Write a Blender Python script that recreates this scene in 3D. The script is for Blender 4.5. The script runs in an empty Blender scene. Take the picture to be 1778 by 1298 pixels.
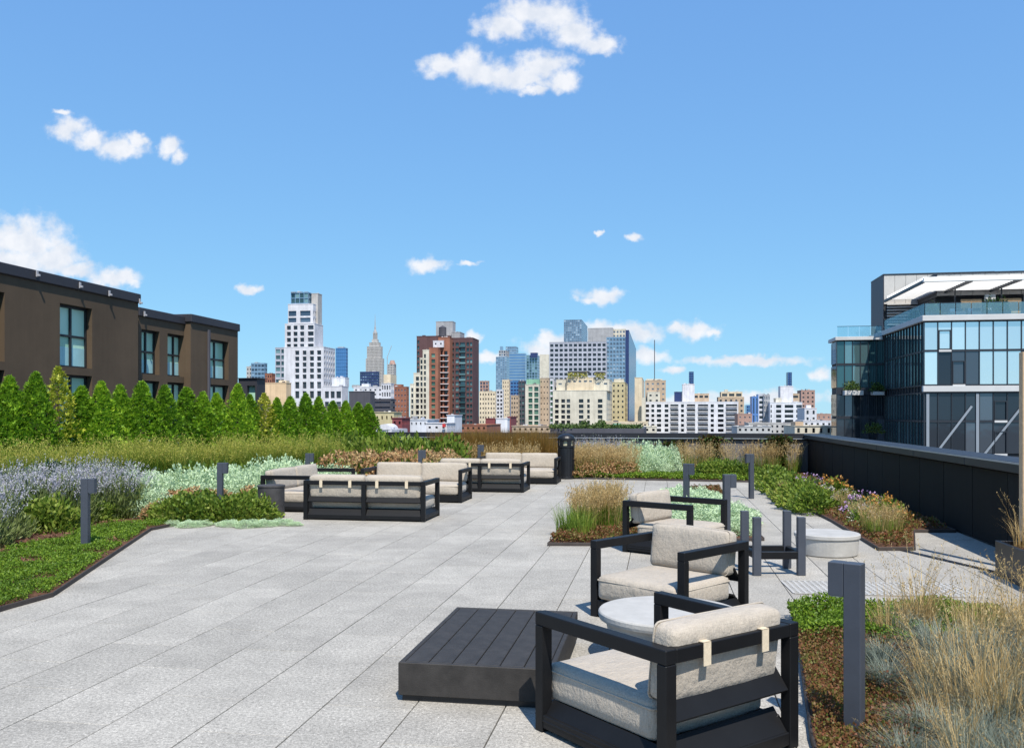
import bpy, math, random
import numpy as np
from mathutils import Matrix, Vector
R = random.Random(7)
NP = np.random.default_rng(11)
S = bpy.context.scene
COL = S.collection
rad = math.radians

# ------------------------------------------------------------------ camera, sky, sun, exposure
HC = 1.65                      # eye height above the paving
FPX = 1514.0                   # focal length in photograph pixels (1778 wide)
TH = math.atan((1147 - 889) / FPX)      # the paving runs this far clockwise of the view axis
cam = bpy.data.cameras.new('camera')
camo = bpy.data.objects.new('camera', cam)
COL.objects.link(camo)
camo.location = (0, 0, HC)
camo.rotation_euler = (rad(90), 0, 0)
cam.sensor_width = 36.0
cam.lens = 36.0 * FPX / 1778.0
cam.shift_y = (720 - 649) / 1778.0
cam.clip_start = 0.1
cam.clip_end = 40000
S.camera = camo

SUN_AZ = rad(166)              # compass bearing of the sun (0 = +Y, clockwise): behind the camera, to the right
SUN_EL = rad(56)
SKY_STR = 0.11
world = bpy.data.worlds.new('World')
S.world = world
world.use_nodes = True
S.view_settings.view_transform = 'Standard'
S.view_settings.look = 'None'
S.view_settings.gamma = 1.0
S.view_settings.use_curve_mapping = False
S.view_settings.exposure = 0.36
S.cycles.use_denoising = True
S.cycles.max_bounces = 6
S.cycles.transparent_max_bounces = 12

def build_world():
    nt = world.node_tree
    N, L = nt.nodes, nt.links
    for n in list(N):
        N.remove(n)
    out = N.new('ShaderNodeOutputWorld')
    bg = N.new('ShaderNodeBackground')
    bg.inputs['Strength'].default_value = SKY_STR
    L.new(bg.outputs[0], out.inputs[0])
    sky = N.new('ShaderNodeTexSky')
    sky.sky_type = 'NISHITA'
    sky.sun_disc = False
    sky.sun_elevation = SUN_EL
    sky.sun_rotation = SUN_AZ
    sky.air_density = 1.0
    sky.dust_density = 0.0
    sky.ozone_density = 6.0
    sky.altitude = 60
    tc = N.new('ShaderNodeTexCoord')
    def math_(op, a, b=None, c=None, clamp=False):
        n = N.new('ShaderNodeMath'); n.operation = op; n.use_clamp = clamp
        for i, v in enumerate((a, b, c)):
            if v is None: continue
            if isinstance(v, (int, float)): n.inputs[i].default_value = v
            else: L.new(v, n.inputs[i])
        return n.outputs[0]
    def vmath(op, a, b=None):
        n = N.new('ShaderNodeVectorMath'); n.operation = op
        for i, v in enumerate((a, b)):
            if v is None: continue
            if isinstance(v, (tuple, list)): n.inputs[i].default_value = v
            else: L.new(v, n.inputs[i])
        return n
    sep = N.new('ShaderNodeSeparateXYZ'); L.new(tc.outputs['Generated'], sep.inputs[0])
    yy = math_('MAXIMUM', sep.outputs[1], 0.02)
    ca = math_('DIVIDE', sep.outputs[0], yy)
    cb = math_('DIVIDE', sep.outputs[2], yy)
    comb = N.new('ShaderNodeCombineXYZ'); L.new(ca, comb.inputs[0]); L.new(cb, comb.inputs[1])
    p = comb.outputs[0]
    def noise(vec, scale, detail, rough, col=False):
        n = N.new('ShaderNodeTexNoise'); n.inputs['Scale'].default_value = scale
        n.inputs['Detail'].default_value = detail; n.inputs['Roughness'].default_value = rough
        L.new(vec, n.inputs['Vector'])
        return n.outputs['Color'] if col else n.outputs[0]
    w1 = vmath('SUBTRACT', noise(p, 26, 3, .6, True), (.5, .5, .5)).outputs[0]
    w1s = vmath('MULTIPLY', w1, (.032, .020, 0)).outputs[0]
    w2 = vmath('SUBTRACT', noise(p, 75, 4, .6, True), (.5, .5, .5)).outputs[0]
    w2s = vmath('MULTIPLY', w2, (.016, .012, 0)).outputs[0]
    q = vmath('ADD', vmath('ADD', p, w1s).outputs[0], w2s).outputs[0]
    # cumulus scattered low over the city: bearing/elevation of each puff and its half sizes (radians-ish)
    puffs = [(872, 44, 46, 30), (915, 22, 60, 26), (960, 28, 55, 30), (1000, 60, 42, 26), (1046, 80, 34, 17),
             (815, 112, 34, 34), (770, 117, 42, 20), (850, 128, 60, 24), (940, 118, 52, 30), (905, 138, 62, 18), (975, 140, 34, 20), (930, 156, 24, 10),
             (120, 222, 36, 20), (160, 240, 36, 18), (205, 256, 48, 20), (238, 244, 18, 14), (110, 196, 20, 6),
             (292, 256, 24, 18), (312, 270, 14, 14),
             (40, 420, 80, 44), (95, 450, 50, 30), (20, 455, 90, 36), (130, 470, 46, 14), (205, 484, 42, 17), (228, 492, 18, 10),
             (742, 460, 38, 13), (806, 456, 18, 5), (1042, 511, 38, 15), (1020, 519, 22, 8), (1210, 573, 42, 15), (1185, 570, 18, 8), (1240, 576, 16, 8),
             (1070, 575, 70, 18), (1000, 600, 90, 22), (950, 585, 22, 14), (940, 610, 34, 18), (1110, 580, 34, 16), (1120, 616, 38, 14), (825, 585, 16, 12), (850, 620, 30, 10),
             (431, 499, 17, 8), (1101, 411, 17, 9), (1040, 404, 8, 5), (1165, 642, 26, 9), (1430, 650, 22, 12),
             (1300, 625, 110, 9), (1330, 690, 120, 14), (1200, 700, 70, 12),
             (-300, 380, 150, 50), (-520, 300, 110, 40), (2100, 420, 150, 45), (2400, 300, 130, 40), (2000, -150, 160, 50), (300, -260, 150, 50), (-250, -80, 120, 36)]
    field = None
    for (px, py, rx, ry) in puffs:
        d = vmath('SUBTRACT', q, ((px - 889) / FPX, (720 - py) / FPX, 0)).outputs[0]
        s = vmath('MULTIPLY', d, (FPX / rx, FPX / ry, 0)).outputs[0]
        ln = vmath('LENGTH', s).outputs['Value']
        e = math_('SUBTRACT', 1.0, ln)
        field = e if field is None else math_('SMOOTH_MAX', field, e, .22)
    fb = noise(p, 55, 8, .57)
    f2 = math_('ADD', field, math_('MULTIPLY', math_('SUBTRACT', fb, .5), 1.6))
    mr = N.new('ShaderNodeMapRange'); mr.interpolation_type = 'SMOOTHSTEP'
    L.new(f2, mr.inputs[0]); mr.inputs[1].default_value = -.34; mr.inputs[2].default_value = .62
    front = math_('GREATER_THAN', sep.outputs[1], 0.12)
    up = math_('GREATER_THAN', sep.outputs[2], 0.0)
    alpha = math_('MULTIPLY', math_('MULTIPLY', mr.outputs[0], front), up)
    alpha = math_('MULTIPLY', alpha, .95)
    sh = N.new('ShaderNodeMapRange'); L.new(noise(p, 38, 5, .55), sh.inputs[0])
    sh.inputs[1].default_value = .35; sh.inputs[2].default_value = .62
    cc = N.new('ShaderNodeMix'); cc.data_type = 'RGBA'
    L.new(sh.outputs[0], cc.inputs['Factor'])
    k = 1.0 / SKY_STR
    cc.inputs['A'].default_value = (.60 * k, .64 * k, .71 * k, 1)
    cc.inputs['B'].default_value = (.74 * k, .75 * k, .78 * k, 1)
    mix = N.new('ShaderNodeMix'); mix.data_type = 'RGBA'
    L.new(alpha, mix.inputs['Factor'])
    # clear, evenly graded summer air: the same per-channel response in every direction
    sp = N.new('ShaderNodeSeparateColor'); L.new(sky.outputs[0], sp.inputs[0])
    cb2 = N.new('ShaderNodeCombineColor')
    for i, (A, pw) in enumerate(((.385, .46), (.642, .45), (.80, .25))):
        L.new(math_('MULTIPLY', math_('POWER', math_('MULTIPLY', sp.outputs[i], SKY_STR), pw), A / SKY_STR), cb2.inputs[i])
    L.new(cb2.outputs[0], mix.inputs['A'])
    L.new(cc.outputs['Result'], mix.inputs['B'])
    L.new(mix.outputs['Result'], bg.inputs['Color'])
build_world()

sun = bpy.data.lights.new('sun', 'SUN')
sun.energy = 5.0
sun.angle = rad(0.53)
sun.color = (1.0, .94, .84)
suno = bpy.data.objects.new('sun', sun)
COL.objects.link(suno)
sd = Vector((math.sin(SUN_AZ) * math.cos(SUN_EL), math.cos(SUN_AZ) * math.cos(SUN_EL), math.sin(SUN_EL)))
suno.rotation_euler = sd.to_track_quat('Z', 'Y').to_euler()
suno.location = (0, -10, 30)

# ------------------------------------------------------------------ coordinates
cT, sT = math.cos(TH), math.sin(TH)
def W(a, b, z=0.0):            # paving grid: a to the right, b away along the joints
    return Vector((a * cT + b * sT, -a * sT + b * cT, z))
def AB(x, y):
    return (x * cT - y * sT, x * sT + y * cT)
def T(px): return (px - 889) / FPX
def P(px, py, z=0.0):          # surveyed ground point from the photograph
    y = (HC - z) * FPX / (py - 720)
    return Vector((T(px) * y, y, z))
def ZZ(py, Y): return HC - (py - 720) * Y / FPX

# ------------------------------------------------------------------ tagging helpers
def tag(o, label=None, cat=None, group=None, kind=None):
    if label: o['label'] = label
    if cat: o['category'] = cat
    if group: o['group'] = group
    if kind: o['kind'] = kind
    return o
def empty(name, loc=(0, 0, 0), rz=0.0):
    o = bpy.data.objects.new(name, None)
    o.empty_display_size = .2
    o.location = loc
    o.rotation_euler = (0, 0, rz)
    COL.objects.link(o)
    return o
def link(name, me, mat=None, parent=None, loc=None, rot=None, scale=None):
    o = bpy.data.objects.new(name, me)
    if mat is not None and len(me.materials) == 0: me.materials.append(mat)
    if parent is not None: o.parent = parent
    if loc is not None: o.location = loc
    if rot is not None: o.rotation_euler = rot
    if scale is not None: o.scale = scale
    COL.objects.link(o)
    return o
def children(o): return [c for c in o.children]
def copy_tree(o, parent=None):
    c = o.copy()
    COL.objects.link(c)
    if parent is not None: c.parent = parent
    for ch in list(o.children):
        copy_tree(ch, c)
    return c

# ------------------------------------------------------------------ mesh builder
class MB:
    def __init__(s): s.v = []; s.f = []; s.smooth = False
    def add(s, vs, fs, M=None):
        n = len(s.v)
        if M is not None: vs = [tuple(M @ Vector(v)) for v in vs]
        s.v.extend(vs)
        s.f.extend([tuple(i + n for i in f) for f in fs])
        return s
    def box(s, x0, x1, y0, y1, z0, z1, M=None, bev=0.0):
        if bev <= 0:
            vs = [(x0, y0, z0), (x1, y0, z0), (x1, y1, z0), (x0, y1, z0), (x0, y0, z1), (x1, y0, z1), (x1, y1, z1), (x0, y1, z1)]
            fs = [(0, 3, 2, 1), (4, 5, 6, 7), (0, 1, 5, 4), (1, 2, 6, 5), (2, 3, 7, 6), (3, 0, 4, 7)]
            return s.add(vs, fs, M)
        c = ((x0 + x1) / 2, (y0 + y1) / 2, (z0 + z1) / 2)
        h = ((x1 - x0) / 2, (y1 - y0) / 2, (z1 - z0) / 2)
        b = min(bev, min(h) * .9)
        vs = []; idx = {}
        for sx in (-1, 1):
            for sy in (-1, 1):
                for sz in (-1, 1):
                    sg = (sx, sy, sz)
                    for ax in range(3):
                        q = [sg[i] * (h[i] if i == ax else h[i] - b) for i in range(3)]
                        idx[(sg, ax)] = len(vs)
                        vs.append(q)
        fs = []
        def addf(ids):
            pts = [Vector(vs[i]) for i in ids]
            nrm = (pts[1] - pts[0]).cross(pts[2] - pts[0])
            cen = sum(pts, Vector()) / len(pts)
            fs.append(tuple(ids) if nrm.dot(cen) > 0 else tuple(reversed(ids)))
        for ax in range(3):
            o = [i for i in range(3) if i != ax]
            for sg in (-1, 1):
                ids = []
                for (p, q) in ((-1, -1), (1, -1), (1, 1), (-1, 1)):
                    t = [0, 0, 0]; t[ax] = sg; t[o[0]] = p; t[o[1]] = q
                    ids.append(idx[(tuple(t), ax)])
                addf(ids)
            for p in (-1, 1):
                for q in (-1, 1):
                    A = [0, 0, 0]; A[o[0]] = p; A[o[1]] = q
                    A0 = list(A); A0[ax] = -1; A1 = list(A); A1[ax] = 1
                    addf([idx[(tuple(A0), o[0])], idx[(tuple(A1), o[0])], idx[(tuple(A1), o[1])], idx[(tuple(A0), o[1])]])
        for sx in (-1, 1):
            for sy in (-1, 1):
                for sz in (-1, 1):
                    addf([idx[((sx, sy, sz), a)] for a in range(3)])
        vs = [(v[0] + c[0], v[1] + c[1], v[2] + c[2]) for v in vs]
        return s.add(vs, fs, M)
    def quad(s, a, b, c, d):
        return s.add([tuple(a), tuple(b), tuple(c), tuple(d)], [(0, 1, 2, 3)])
    def lathe(s, prof, n=32, M=None, cap=True):
        vs = []; fs = []
        for (r, z) in prof:
            for k in range(n):
                t = 2 * math.pi * k / n
                vs.append((r * math.cos(t), r * math.sin(t), z))
        for i in range(len(prof) - 1):
            for k in range(n):
                k2 = (k + 1) % n
                fs.append((i * n + k, i * n + k2, (i + 1) * n + k2, (i + 1) * n + k))
        if cap:
            fs.append(tuple(reversed(range(n))))
            fs.append(tuple((len(prof) - 1) * n + k for k in range(n)))
        return s.add(vs, fs, M)
    def tube(s, p, q, r, n=8):
        p = Vector(p); q = Vector(q); d = q - p
        M = Matrix.Translation(p) @ d.to_track_quat('Z', 'Y').to_matrix().to_4x4()
        return s.lathe([(r, 0), (r, d.length)], n, M)
    def mesh(s, name, mat=None, smooth=False):
        me = bpy.data.meshes.new(name)
        me.from_pydata(s.v, [], s.f)
        if mat: me.materials.append(mat)
        if smooth: me.polygons.foreach_set('use_smooth', [True] * len(me.polygons))
        me.update()
        return me
    def build(s, name, mat, parent=None, loc=None, rot=None, smooth=False):
        return link(name, s.mesh(name, mat, smooth), None, parent, loc, rot)

def npmesh(name, V, F, mat=None, smooth=False):
    """V (n,3), F (m,k) equal sized polygons"""
    V = np.asarray(V, dtype=np.float32); F = np.asarray(F, dtype=np.int32)
    me = bpy.data.meshes.new(name)
    m, k = F.shape
    me.vertices.add(len(V)); me.vertices.foreach_set('co', V.ravel())
    me.loops.add(m * k); me.loops.foreach_set('vertex_index', F.ravel())
    me.polygons.add(m)
    me.polygons.foreach_set('loop_start', np.arange(0, m * k, k, dtype=np.int32))
    if smooth: me.polygons.foreach_set('use_smooth', np.ones(m, dtype=bool))
    me.update(calc_edges=True)
    me.validate()
    if mat: me.materials.append(mat)
    return me

# ------------------------------------------------------------------ materials
MATS = {}
def mat(name, base=(.5, .5, .5), rough=.6, metal=0.0, spec=.5, var=0.0, nscale=3.0, bump=0.0, bscale=40.0, obj_var=0.0, coat=0.0, streak=0.0, sscale=2.0):
    """plain procedural material: base colour varied by two noise scales, optional bump, per-object tone"""
    if name in MATS: return MATS[name]
    m = bpy.data.materials.new(name); MATS[name] = m
    m.use_nodes = True
    nt = m.node_tree; N, L = nt.nodes, nt.links
    b = N['Principled BSDF']
    b.inputs['Roughness'].default_value = rough
    b.inputs['Metallic'].default_value = metal
    b.inputs['Specular IOR Level'].default_value = spec
    b.inputs['Coat Weight'].default_value = coat
    b.inputs['Base Color'].default_value = (*base, 1)
    tc = N.new('ShaderNodeTexCoord')
    fac = None
    if var > 0:
        n = N.new('ShaderNodeTexNoise'); n.inputs['Scale'].default_value = nscale; n.inputs['Detail'].default_value = 7
        n.inputs['Roughness'].default_value = .65
        L.new(tc.outputs['Object'], n.inputs['Vector'])
        mr = N.new('ShaderNodeMapRange'); L.new(n.outputs[0], mr.inputs[0])
        mr.inputs[1].default_value = .25; mr.inputs[2].default_value = .75
        mr.inputs[3].default_value = 1 - var; mr.inputs[4].default_value = 1 + var
        fac = mr.outputs[0]
    if streak > 0:             # rain streaks: noise drawn out down the wall
        mp = N.new('ShaderNodeMapping'); mp.inputs['Scale'].default_value = (sscale, sscale, sscale * .05)
        L.new(tc.outputs['Object'], mp.inputs[0])
        n = N.new('ShaderNodeTexNoise'); n.inputs['Scale'].default_value = 1; n.inputs['Detail'].default_value = 6; n.inputs['Roughness'].default_value = .7
        L.new(mp.outputs[0], n.inputs['Vector'])
        mr = N.new('ShaderNodeMapRange'); L.new(n.outputs[0], mr.inputs[0])
        mr.inputs[1].default_value = .3; mr.inputs[2].default_value = .7; mr.inputs[3].default_value = 1 - streak; mr.inputs[4].default_value = 1 + streak
        if fac is None: fac = mr.outputs[0]
        else:
            mm = N.new('ShaderNodeMath'); mm.operation = 'MULTIPLY'
            L.new(fac, mm.inputs[0]); L.new(mr.outputs[0], mm.inputs[1]); fac = mm.outputs[0]
    if obj_var > 0:
        oi = N.new('ShaderNodeObjectInfo')
        mr = N.new('ShaderNodeMapRange'); L.new(oi.outputs['Random'], mr.inputs[0])
        mr.inputs[3].default_value = 1 - obj_var; mr.inputs[4].default_value = 1 + obj_var
        if fac is None: fac = mr.outputs[0]
        else:
            mm = N.new('ShaderNodeMath'); mm.operation = 'MULTIPLY'
            L.new(fac, mm.inputs[0]); L.new(mr.outputs[0], mm.inputs[1]); fac = mm.outputs[0]
    if fac is not None:
        vm = N.new('ShaderNodeVectorMath'); vm.operation = 'SCALE'
        vm.inputs[0].default_value = base
        L.new(fac, vm.inputs['Scale'])
        L.new(vm.outputs[0], b.inputs['Base Color'])
    if bump > 0:
        n = N.new('ShaderNodeTexNoise'); n.inputs['Scale'].default_value = bscale; n.inputs['Detail'].default_value = 4
        L.new(tc.outputs['Object'], n.inputs['Vector'])
        bp = N.new('ShaderNodeBump'); bp.inputs['Strength'].default_value = bump; bp.inputs['Distance'].default_value = .01
        L.new(n.outputs[0], bp.inputs['Height']); L.new(bp.outputs[0], b.inputs['Normal'])
    return m

def leaf_mat(name, cols, trans=.35, rough=.55, nscale=2.5):
    """foliage: each leaf takes its own tone from a ramp of the plant's leaf colours"""
    if name in MATS: return MATS[name]
    m = bpy.data.materials.new(name); MATS[name] = m
    m.use_nodes = True
    nt = m.node_tree; N, L = nt.nodes, nt.links
    for n in list(N): N.remove(n)
    out = N.new('ShaderNodeOutputMaterial')
    b = N.new('ShaderNodeBsdfPrincipled'); b.inputs['Roughness'].default_value = rough
    b.inputs['Specular IOR Level'].default_value = .35
    geo = N.new('ShaderNodeNewGeometry'); oi = N.new('ShaderNodeObjectInfo'); tc = N.new('ShaderNodeTexCoord')
    no = N.new('ShaderNodeTexNoise'); no.inputs['Scale'].default_value = nscale; no.inputs['Detail'].default_value = 3
    L.new(tc.outputs['Object'], no.inputs['Vector'])
    def mth(op, a, c):
        n = N.new('ShaderNodeMath'); n.operation = op
        for i, v in enumerate((a, c)):
            if isinstance(v, (int, float)): n.inputs[i].default_value = v
            else: L.new(v, n.inputs[i])
        return n.outputs[0]
    f = mth('ADD', mth('MULTIPLY', geo.outputs['Random Per Island'], .55), mth('MULTIPLY', no.outputs[0], .6))
    f = mth('ADD', f, mth('MULTIPLY', mth('SUBTRACT', oi.outputs['Random'], .5), .22))
    f = mth('SUBTRACT', f, .08)
    r = N.new('ShaderNodeValToRGB')
    el = r.color_ramp.elements
    el[0].position = 0; el[0].color = (*cols[0], 1)
    el[1].position = 1; el[1].color = (*cols[-1], 1)
    for i, c in enumerate(cols[1:-1]):
        e = el.new((i + 1) / (len(cols) - 1)); e.color = (*c, 1)
    L.new(f, r.inputs[0]); L.new(r.outputs[0], b.inputs['Base Color'])
    t = N.new('ShaderNodeBsdfTranslucent'); L.new(r.outputs[0], t.inputs['Color'])
    mx = N.new('ShaderNodeMixShader'); mx.inputs[0].default_value = trans
    L.new(b.outputs[0], mx.inputs[1]); L.new(t.outputs[0], mx.inputs[2])
    L.new(mx.outputs[0], out.inputs[0])
    return m

def paver_mat():
    m = bpy.data.materials.new('granite_paver'); m.use_nodes = True
    nt = m.node_tree; N, L = nt.nodes, nt.links
    b = N['Principled BSDF']; b.inputs['Roughness'].default_value = .8; b.inputs['Specular IOR Level'].default_value = .3
    geo = N.new('ShaderNodeNewGeometry'); oi = N.new('ShaderNodeObjectInfo')
    pos = geo.outputs['Position']
    def noise(scale, detail, rough=.6):
        n = N.new('ShaderNodeTexNoise'); n.inputs['Scale'].default_value = scale; n.inputs['Detail'].default_value = detail
        n.inputs['Roughness'].default_value = rough; L.new(pos, n.inputs['Vector']); return n.outputs[0]
    def rng(v, a, c, lo, hi):
        n = N.new('ShaderNodeMapRange'); L.new(v, n.inputs[0])
        for i, x in enumerate((a, c, lo, hi)): n.inputs[i + 1].default_value = x
        return n.outputs[0]
    def mul(a, c):
        n = N.new('ShaderNodeMath'); n.operation = 'MULTIPLY'
        for i, v in enumerate((a, c)):
            if isinstance(v, (int, float)): n.inputs[i].default_value = v
            else: L.new(v, n.inputs[i])
        return n.outputs[0]
    add = N.new('ShaderNodeMath'); add.operation = 'ADD'
    L.new(oi.outputs['Random'], add.inputs[0]); L.new(geo.outputs['Random Per Island'], add.inputs[1])
    fr = N.new('ShaderNodeMath'); fr.operation = 'FRACT'; L.new(add.outputs[0], fr.inputs[0])
    tone = rng(fr.outputs[0], 0, 1, .915, 1.065)
    f = mul(tone, rng(noise(.8, 6, .66), .3, .70, .83, 1.13))       # broad weathering
    f = mul(f, rng(noise(4.0, 5), .3, .7, .90, 1.08))
    f = mul(f, rng(noise(48, 3, .75), .3, .7, .62, 1.40))        # granite grain
    f = mul(f, rng(noise(130, 2), .3, .7, .70, 1.34))
    v = N.new('ShaderNodeTexVoronoi'); v.inputs['Scale'].default_value = 55; L.new(pos, v.inputs['Vector'])
    fleck = rng(v.outputs['Distance'], .08, .28, 1.8, 1.0)
    sepc = N.new('ShaderNodeSeparateColor'); L.new(v.outputs['Color'], sepc.inputs[0])
    pick = N.new('ShaderNodeMath'); pick.operation = 'GREATER_THAN'; pick.inputs[1].default_value = .72
    L.new(sepc.outputs[0], pick.inputs[0])
    mxf = N.new('ShaderNodeMix'); mxf.inputs[2].default_value = 1.0
    L.new(pick.outputs[0], mxf.inputs[0]); L.new(fleck, mxf.inputs[3])
    f = mul(f, mxf.outputs[0])
    vm = N.new('ShaderNodeVectorMath'); vm.operation = 'SCALE'; vm.inputs[0].default_value = (.325, .305, .27)
    L.new(f, vm.inputs['Scale']); L.new(vm.outputs[0], b.inputs['Base Color'])
    bp = N.new('ShaderNodeBump'); bp.inputs['Strength'].default_value = .25; bp.inputs['Distance'].default_value = .004
    L.new(noise(160, 3), bp.inputs['Height']); L.new(bp.outputs[0], b.inputs['Normal'])
    return m

def fabric_mat():
    m = bpy.data.materials.new('linen_fabric'); m.use_nodes = True
    nt = m.node_tree; N, L = nt.nodes, nt.links
    b = N['Principled BSDF']; b.inputs['Roughness'].default_value = .92; b.inputs['Specular IOR Level'].default_value = .15
    b.inputs['Sheen Weight'].default_value = .15
    tc = N.new('ShaderNodeTexCoord'); co = tc.outputs['Object']
    def streak(sc):
        mp = N.new('ShaderNodeMapping'); mp.inputs['Scale'].default_value = sc
        L.new(co, mp.inputs[0])
        n = N.new('ShaderNodeTexNoise'); n.inputs['Scale'].default_value = 1; n.inputs['Detail'].default_value = 5
        n.inputs['Roughness'].default_value = .7
        L.new(mp.outputs[0], n.inputs['Vector']); return n.outputs[0]
    a = streak((10, 90, 260)); c = streak((260, 90, 10)); d = streak((4, 4, 4)); g = streak((420, 420, 420))
    def mth(op, x, y):
        n = N.new('ShaderNodeMath'); n.operation = op
        for i, v in enumerate((x, y)):
            if isinstance(v, (int, float)): n.inputs[i].default_value = v
            else: L.new(v, n.inputs[i])
        return n.outputs[0]
    s = mth('ADD', mth('ADD', mth('MULTIPLY', a, .8), mth('MULTIPLY', c, .8)), mth('ADD', mth('MULTIPLY', d, .35), mth('MULTIPLY', g, .3)))
    r = N.new('ShaderNodeMapRange'); L.new(s, r.inputs[0]); r.inputs[1].default_value = .75; r.inputs[2].default_value = 1.5
    r.inputs[3].default_value = .62; r.inputs[4].default_value = 1.26
    vm = N.new('ShaderNodeVectorMath'); vm.operation = 'SCALE'; vm.inputs[0].default_value = (.425, .372, .308)
    L.new(r.outputs[0], vm.inputs['Scale']); L.new(vm.outputs[0], b.inputs['Base Color'])
    bp = N.new('ShaderNodeBump'); bp.inputs['Strength'].default_value = .5; bp.inputs['Distance'].default_value = .003
    L.new(s, bp.inputs['Height'])
    bp2 = N.new('ShaderNodeBump'); bp2.inputs['Strength'].default_value = .45; bp2.inputs['Distance'].default_value = .055
    L.new(streak((7, 7, 5)), bp2.inputs['Height']); L.new(bp.outputs[0], bp2.inputs['Normal'])
    L.new(bp2.outputs[0], b.inputs['Normal'])
    return m

def window_mat(name, dark, light, rough=.12, metal=.0, share=.35, cell=None):
    """glazing: each pane takes its own tone (blinds, lamps out, sky) by object and island"""
    if name in MATS: return MATS[name]
    m = bpy.data.materials.new(name); MATS[name] = m
    m.use_nodes = True
    nt = m.node_tree; N, L = nt.nodes, nt.links
    b = N['Principled BSDF']; b.inputs['Roughness'].default_value = rough; b.inputs['Metallic'].default_value = metal
    b.inputs['Specular IOR Level'].default_value = .7
    geo = N.new('ShaderNodeNewGeometry'); oi = N.new('ShaderNodeObjectInfo')
    add = N.new('ShaderNodeMath'); add.operation = 'ADD'
    L.new(oi.outputs['Random'], add.inputs[0]); L.new(geo.outputs['Random Per Island'], add.inputs[1])
    fr = N.new('ShaderNodeMath'); fr.operation = 'FRACT'; L.new(add.outputs[0], fr.inputs[0])
    r = N.new('ShaderNodeValToRGB'); el = r.color_ramp.elements
    mid = tuple(.75 * d + .25 * l for d, l in zip(dark, light))
    el[0].position = 0; el[0].color = (*dark, 1)
    el[1].position = 1; el[1].color = (*light, 1)
    e = el.new(1 - share); e.color = (*mid, 1)
    L.new(fr.outputs[0], r.inputs[0]); L.new(r.outputs[0], b.inputs['Base Color'])
    n = N.new('ShaderNodeTexNoise'); n.inputs['Scale'].default_value = .55; L.new(geo.outputs['Position'], n.inputs['Vector'])
    bp = N.new('ShaderNodeBump'); bp.inputs['Strength'].default_value = .12; bp.inputs['Distance'].default_value = .07
    L.new(n.outputs[0], bp.inputs['Height']); L.new(bp.outputs[0], b.inputs['Normal'])
    return m

def clear_glass(name, tint=(.75, .88, .92), amount=.5):
    if name in MATS: return MATS[name]
    m = bpy.data.materials.new(name); MATS[name] = m
    m.use_nodes = True
    nt = m.node_tree; N, L = nt.nodes, nt.links
    b = N['Principled BSDF']; b.inputs['Roughness'].default_value = .05; b.inputs['Base Color'].default_value = (*tint, 1)
    b.inputs['Metallic'].default_value = .5
    t = N.new('ShaderNodeBsdfTransparent'); t.inputs[0].default_value = (.8, .92, .95, 1)
    mx = N.new('ShaderNodeMixShader'); mx.inputs[0].default_value = amount
    L.new(t.outputs[0], mx.inputs[1]); L.new(b.outputs[0], mx.inputs[2])
    L.new(mx.outputs[0], N['Material Output'].inputs[0])
    return m

M_PAVER = paver_mat()
M_FABRIC = fabric_mat()
M_CHAR = mat('charcoal_powder_coat', (.0075, .0078, .009), .5, 0, .22, .2, 6, .08, 220)
M_DECK = mat('dark_composite_board', (.034, .031, .029), .65, 0, .28, .35, 9, .15, 120, .12)
M_POST = mat('slate_grey_metal', (.052, .060, .078), .5, 0, .4, .12, 8, .06, 200)
M_STRAP = mat('cream_webbing', (.62, .52, .38), .85, 0, .2, .15, 60, .2, 300)
M_JOINT = mat('dark_joint_sand', (.035, .034, .032), .95, 0, .1, .3, 12)
M_MULCH = mat('bark_mulch', (.105, .055, .034), .95, 0, .1, .55, 16, .8, 60)
M_CHIP = leaf_mat('bark_chip', [(.05, .024, .015), (.15, .075, .045), (.25, .135, .085)], .0, .9)
M_EDGE = mat('weathered_edging_steel', (.06, .05, .046), .7, .3, .4, .3, 8)
M_CONC = mat('pale_cast_concrete', (.40, .39, .37), .75, 0, .3, .16, 5, .25, 50)
M_DRUM = mat('charcoal_cast_concrete', (.052, .05, .052), .8, 0, .3, .4, 7, .3, 40)
M_BLACK = mat('black_metal', (.012, .013, .016), .4, .2, .5, .2, 8)
M_WALLDARK = mat('black_cladding', (.004, .004, .0045), .7, 0, .2, .35, 2.0, .1, 30, .35, streak=.4, sscale=9)
M_PARAPET = mat('grey_render', (.13, .125, .135), .85, 0, .25, .18, 1.6, .2, 30, streak=.25, sscale=5)
M_CAP = mat('dark_coping_metal', (.016, .017, .022), .5, .1, .4, .15, 3)
M_HILITE = mat('edge_highlight_metal', (.42, .43, .45), .4, .6, .5, .1, 3)  # pale strips imitate the highlight along the coping edges
# ------------------------------------------------------------------ the roof terrace: deck, paving, beds
A0, A1, B0, B1 = -15.0, 4.1, 1.0, 25.8       # terrace extent on the paving grid
GROUND = -40.0
mb = MB()
n = 60
g0, g1 = -9000, 9000
mb.quad((g0, -3000, GROUND), (g1, -3000, GROUND), (g1, 22000, GROUND), (g0, 22000, GROUND))
tag(mb.build('ground', mat('city_ground', (.16, .16, .155), .9, 0, .2, .35, .01)), kind='structure')

GRID = Matrix.Rotation(-TH, 4, 'Z')
mb = MB(); mb.box(A0 - .4, A1 + .4, -8, B1 + .4, -39.9, -.09, GRID)
tag(mb.build('roof_deck', mat('roof_slab', (.2, .2, .2), .9)), kind='structure')
mb = MB(); mb.quad((A0, -8, -.03), (A1, -8, -.03), (A1, B1, -.03), (A0, B1, -.03))
mb.v = [tuple(GRID @ Vector(v)) for v in mb.v]
pavement = tag(mb.build('pavement', M_JOINT), kind='structure')

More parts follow.
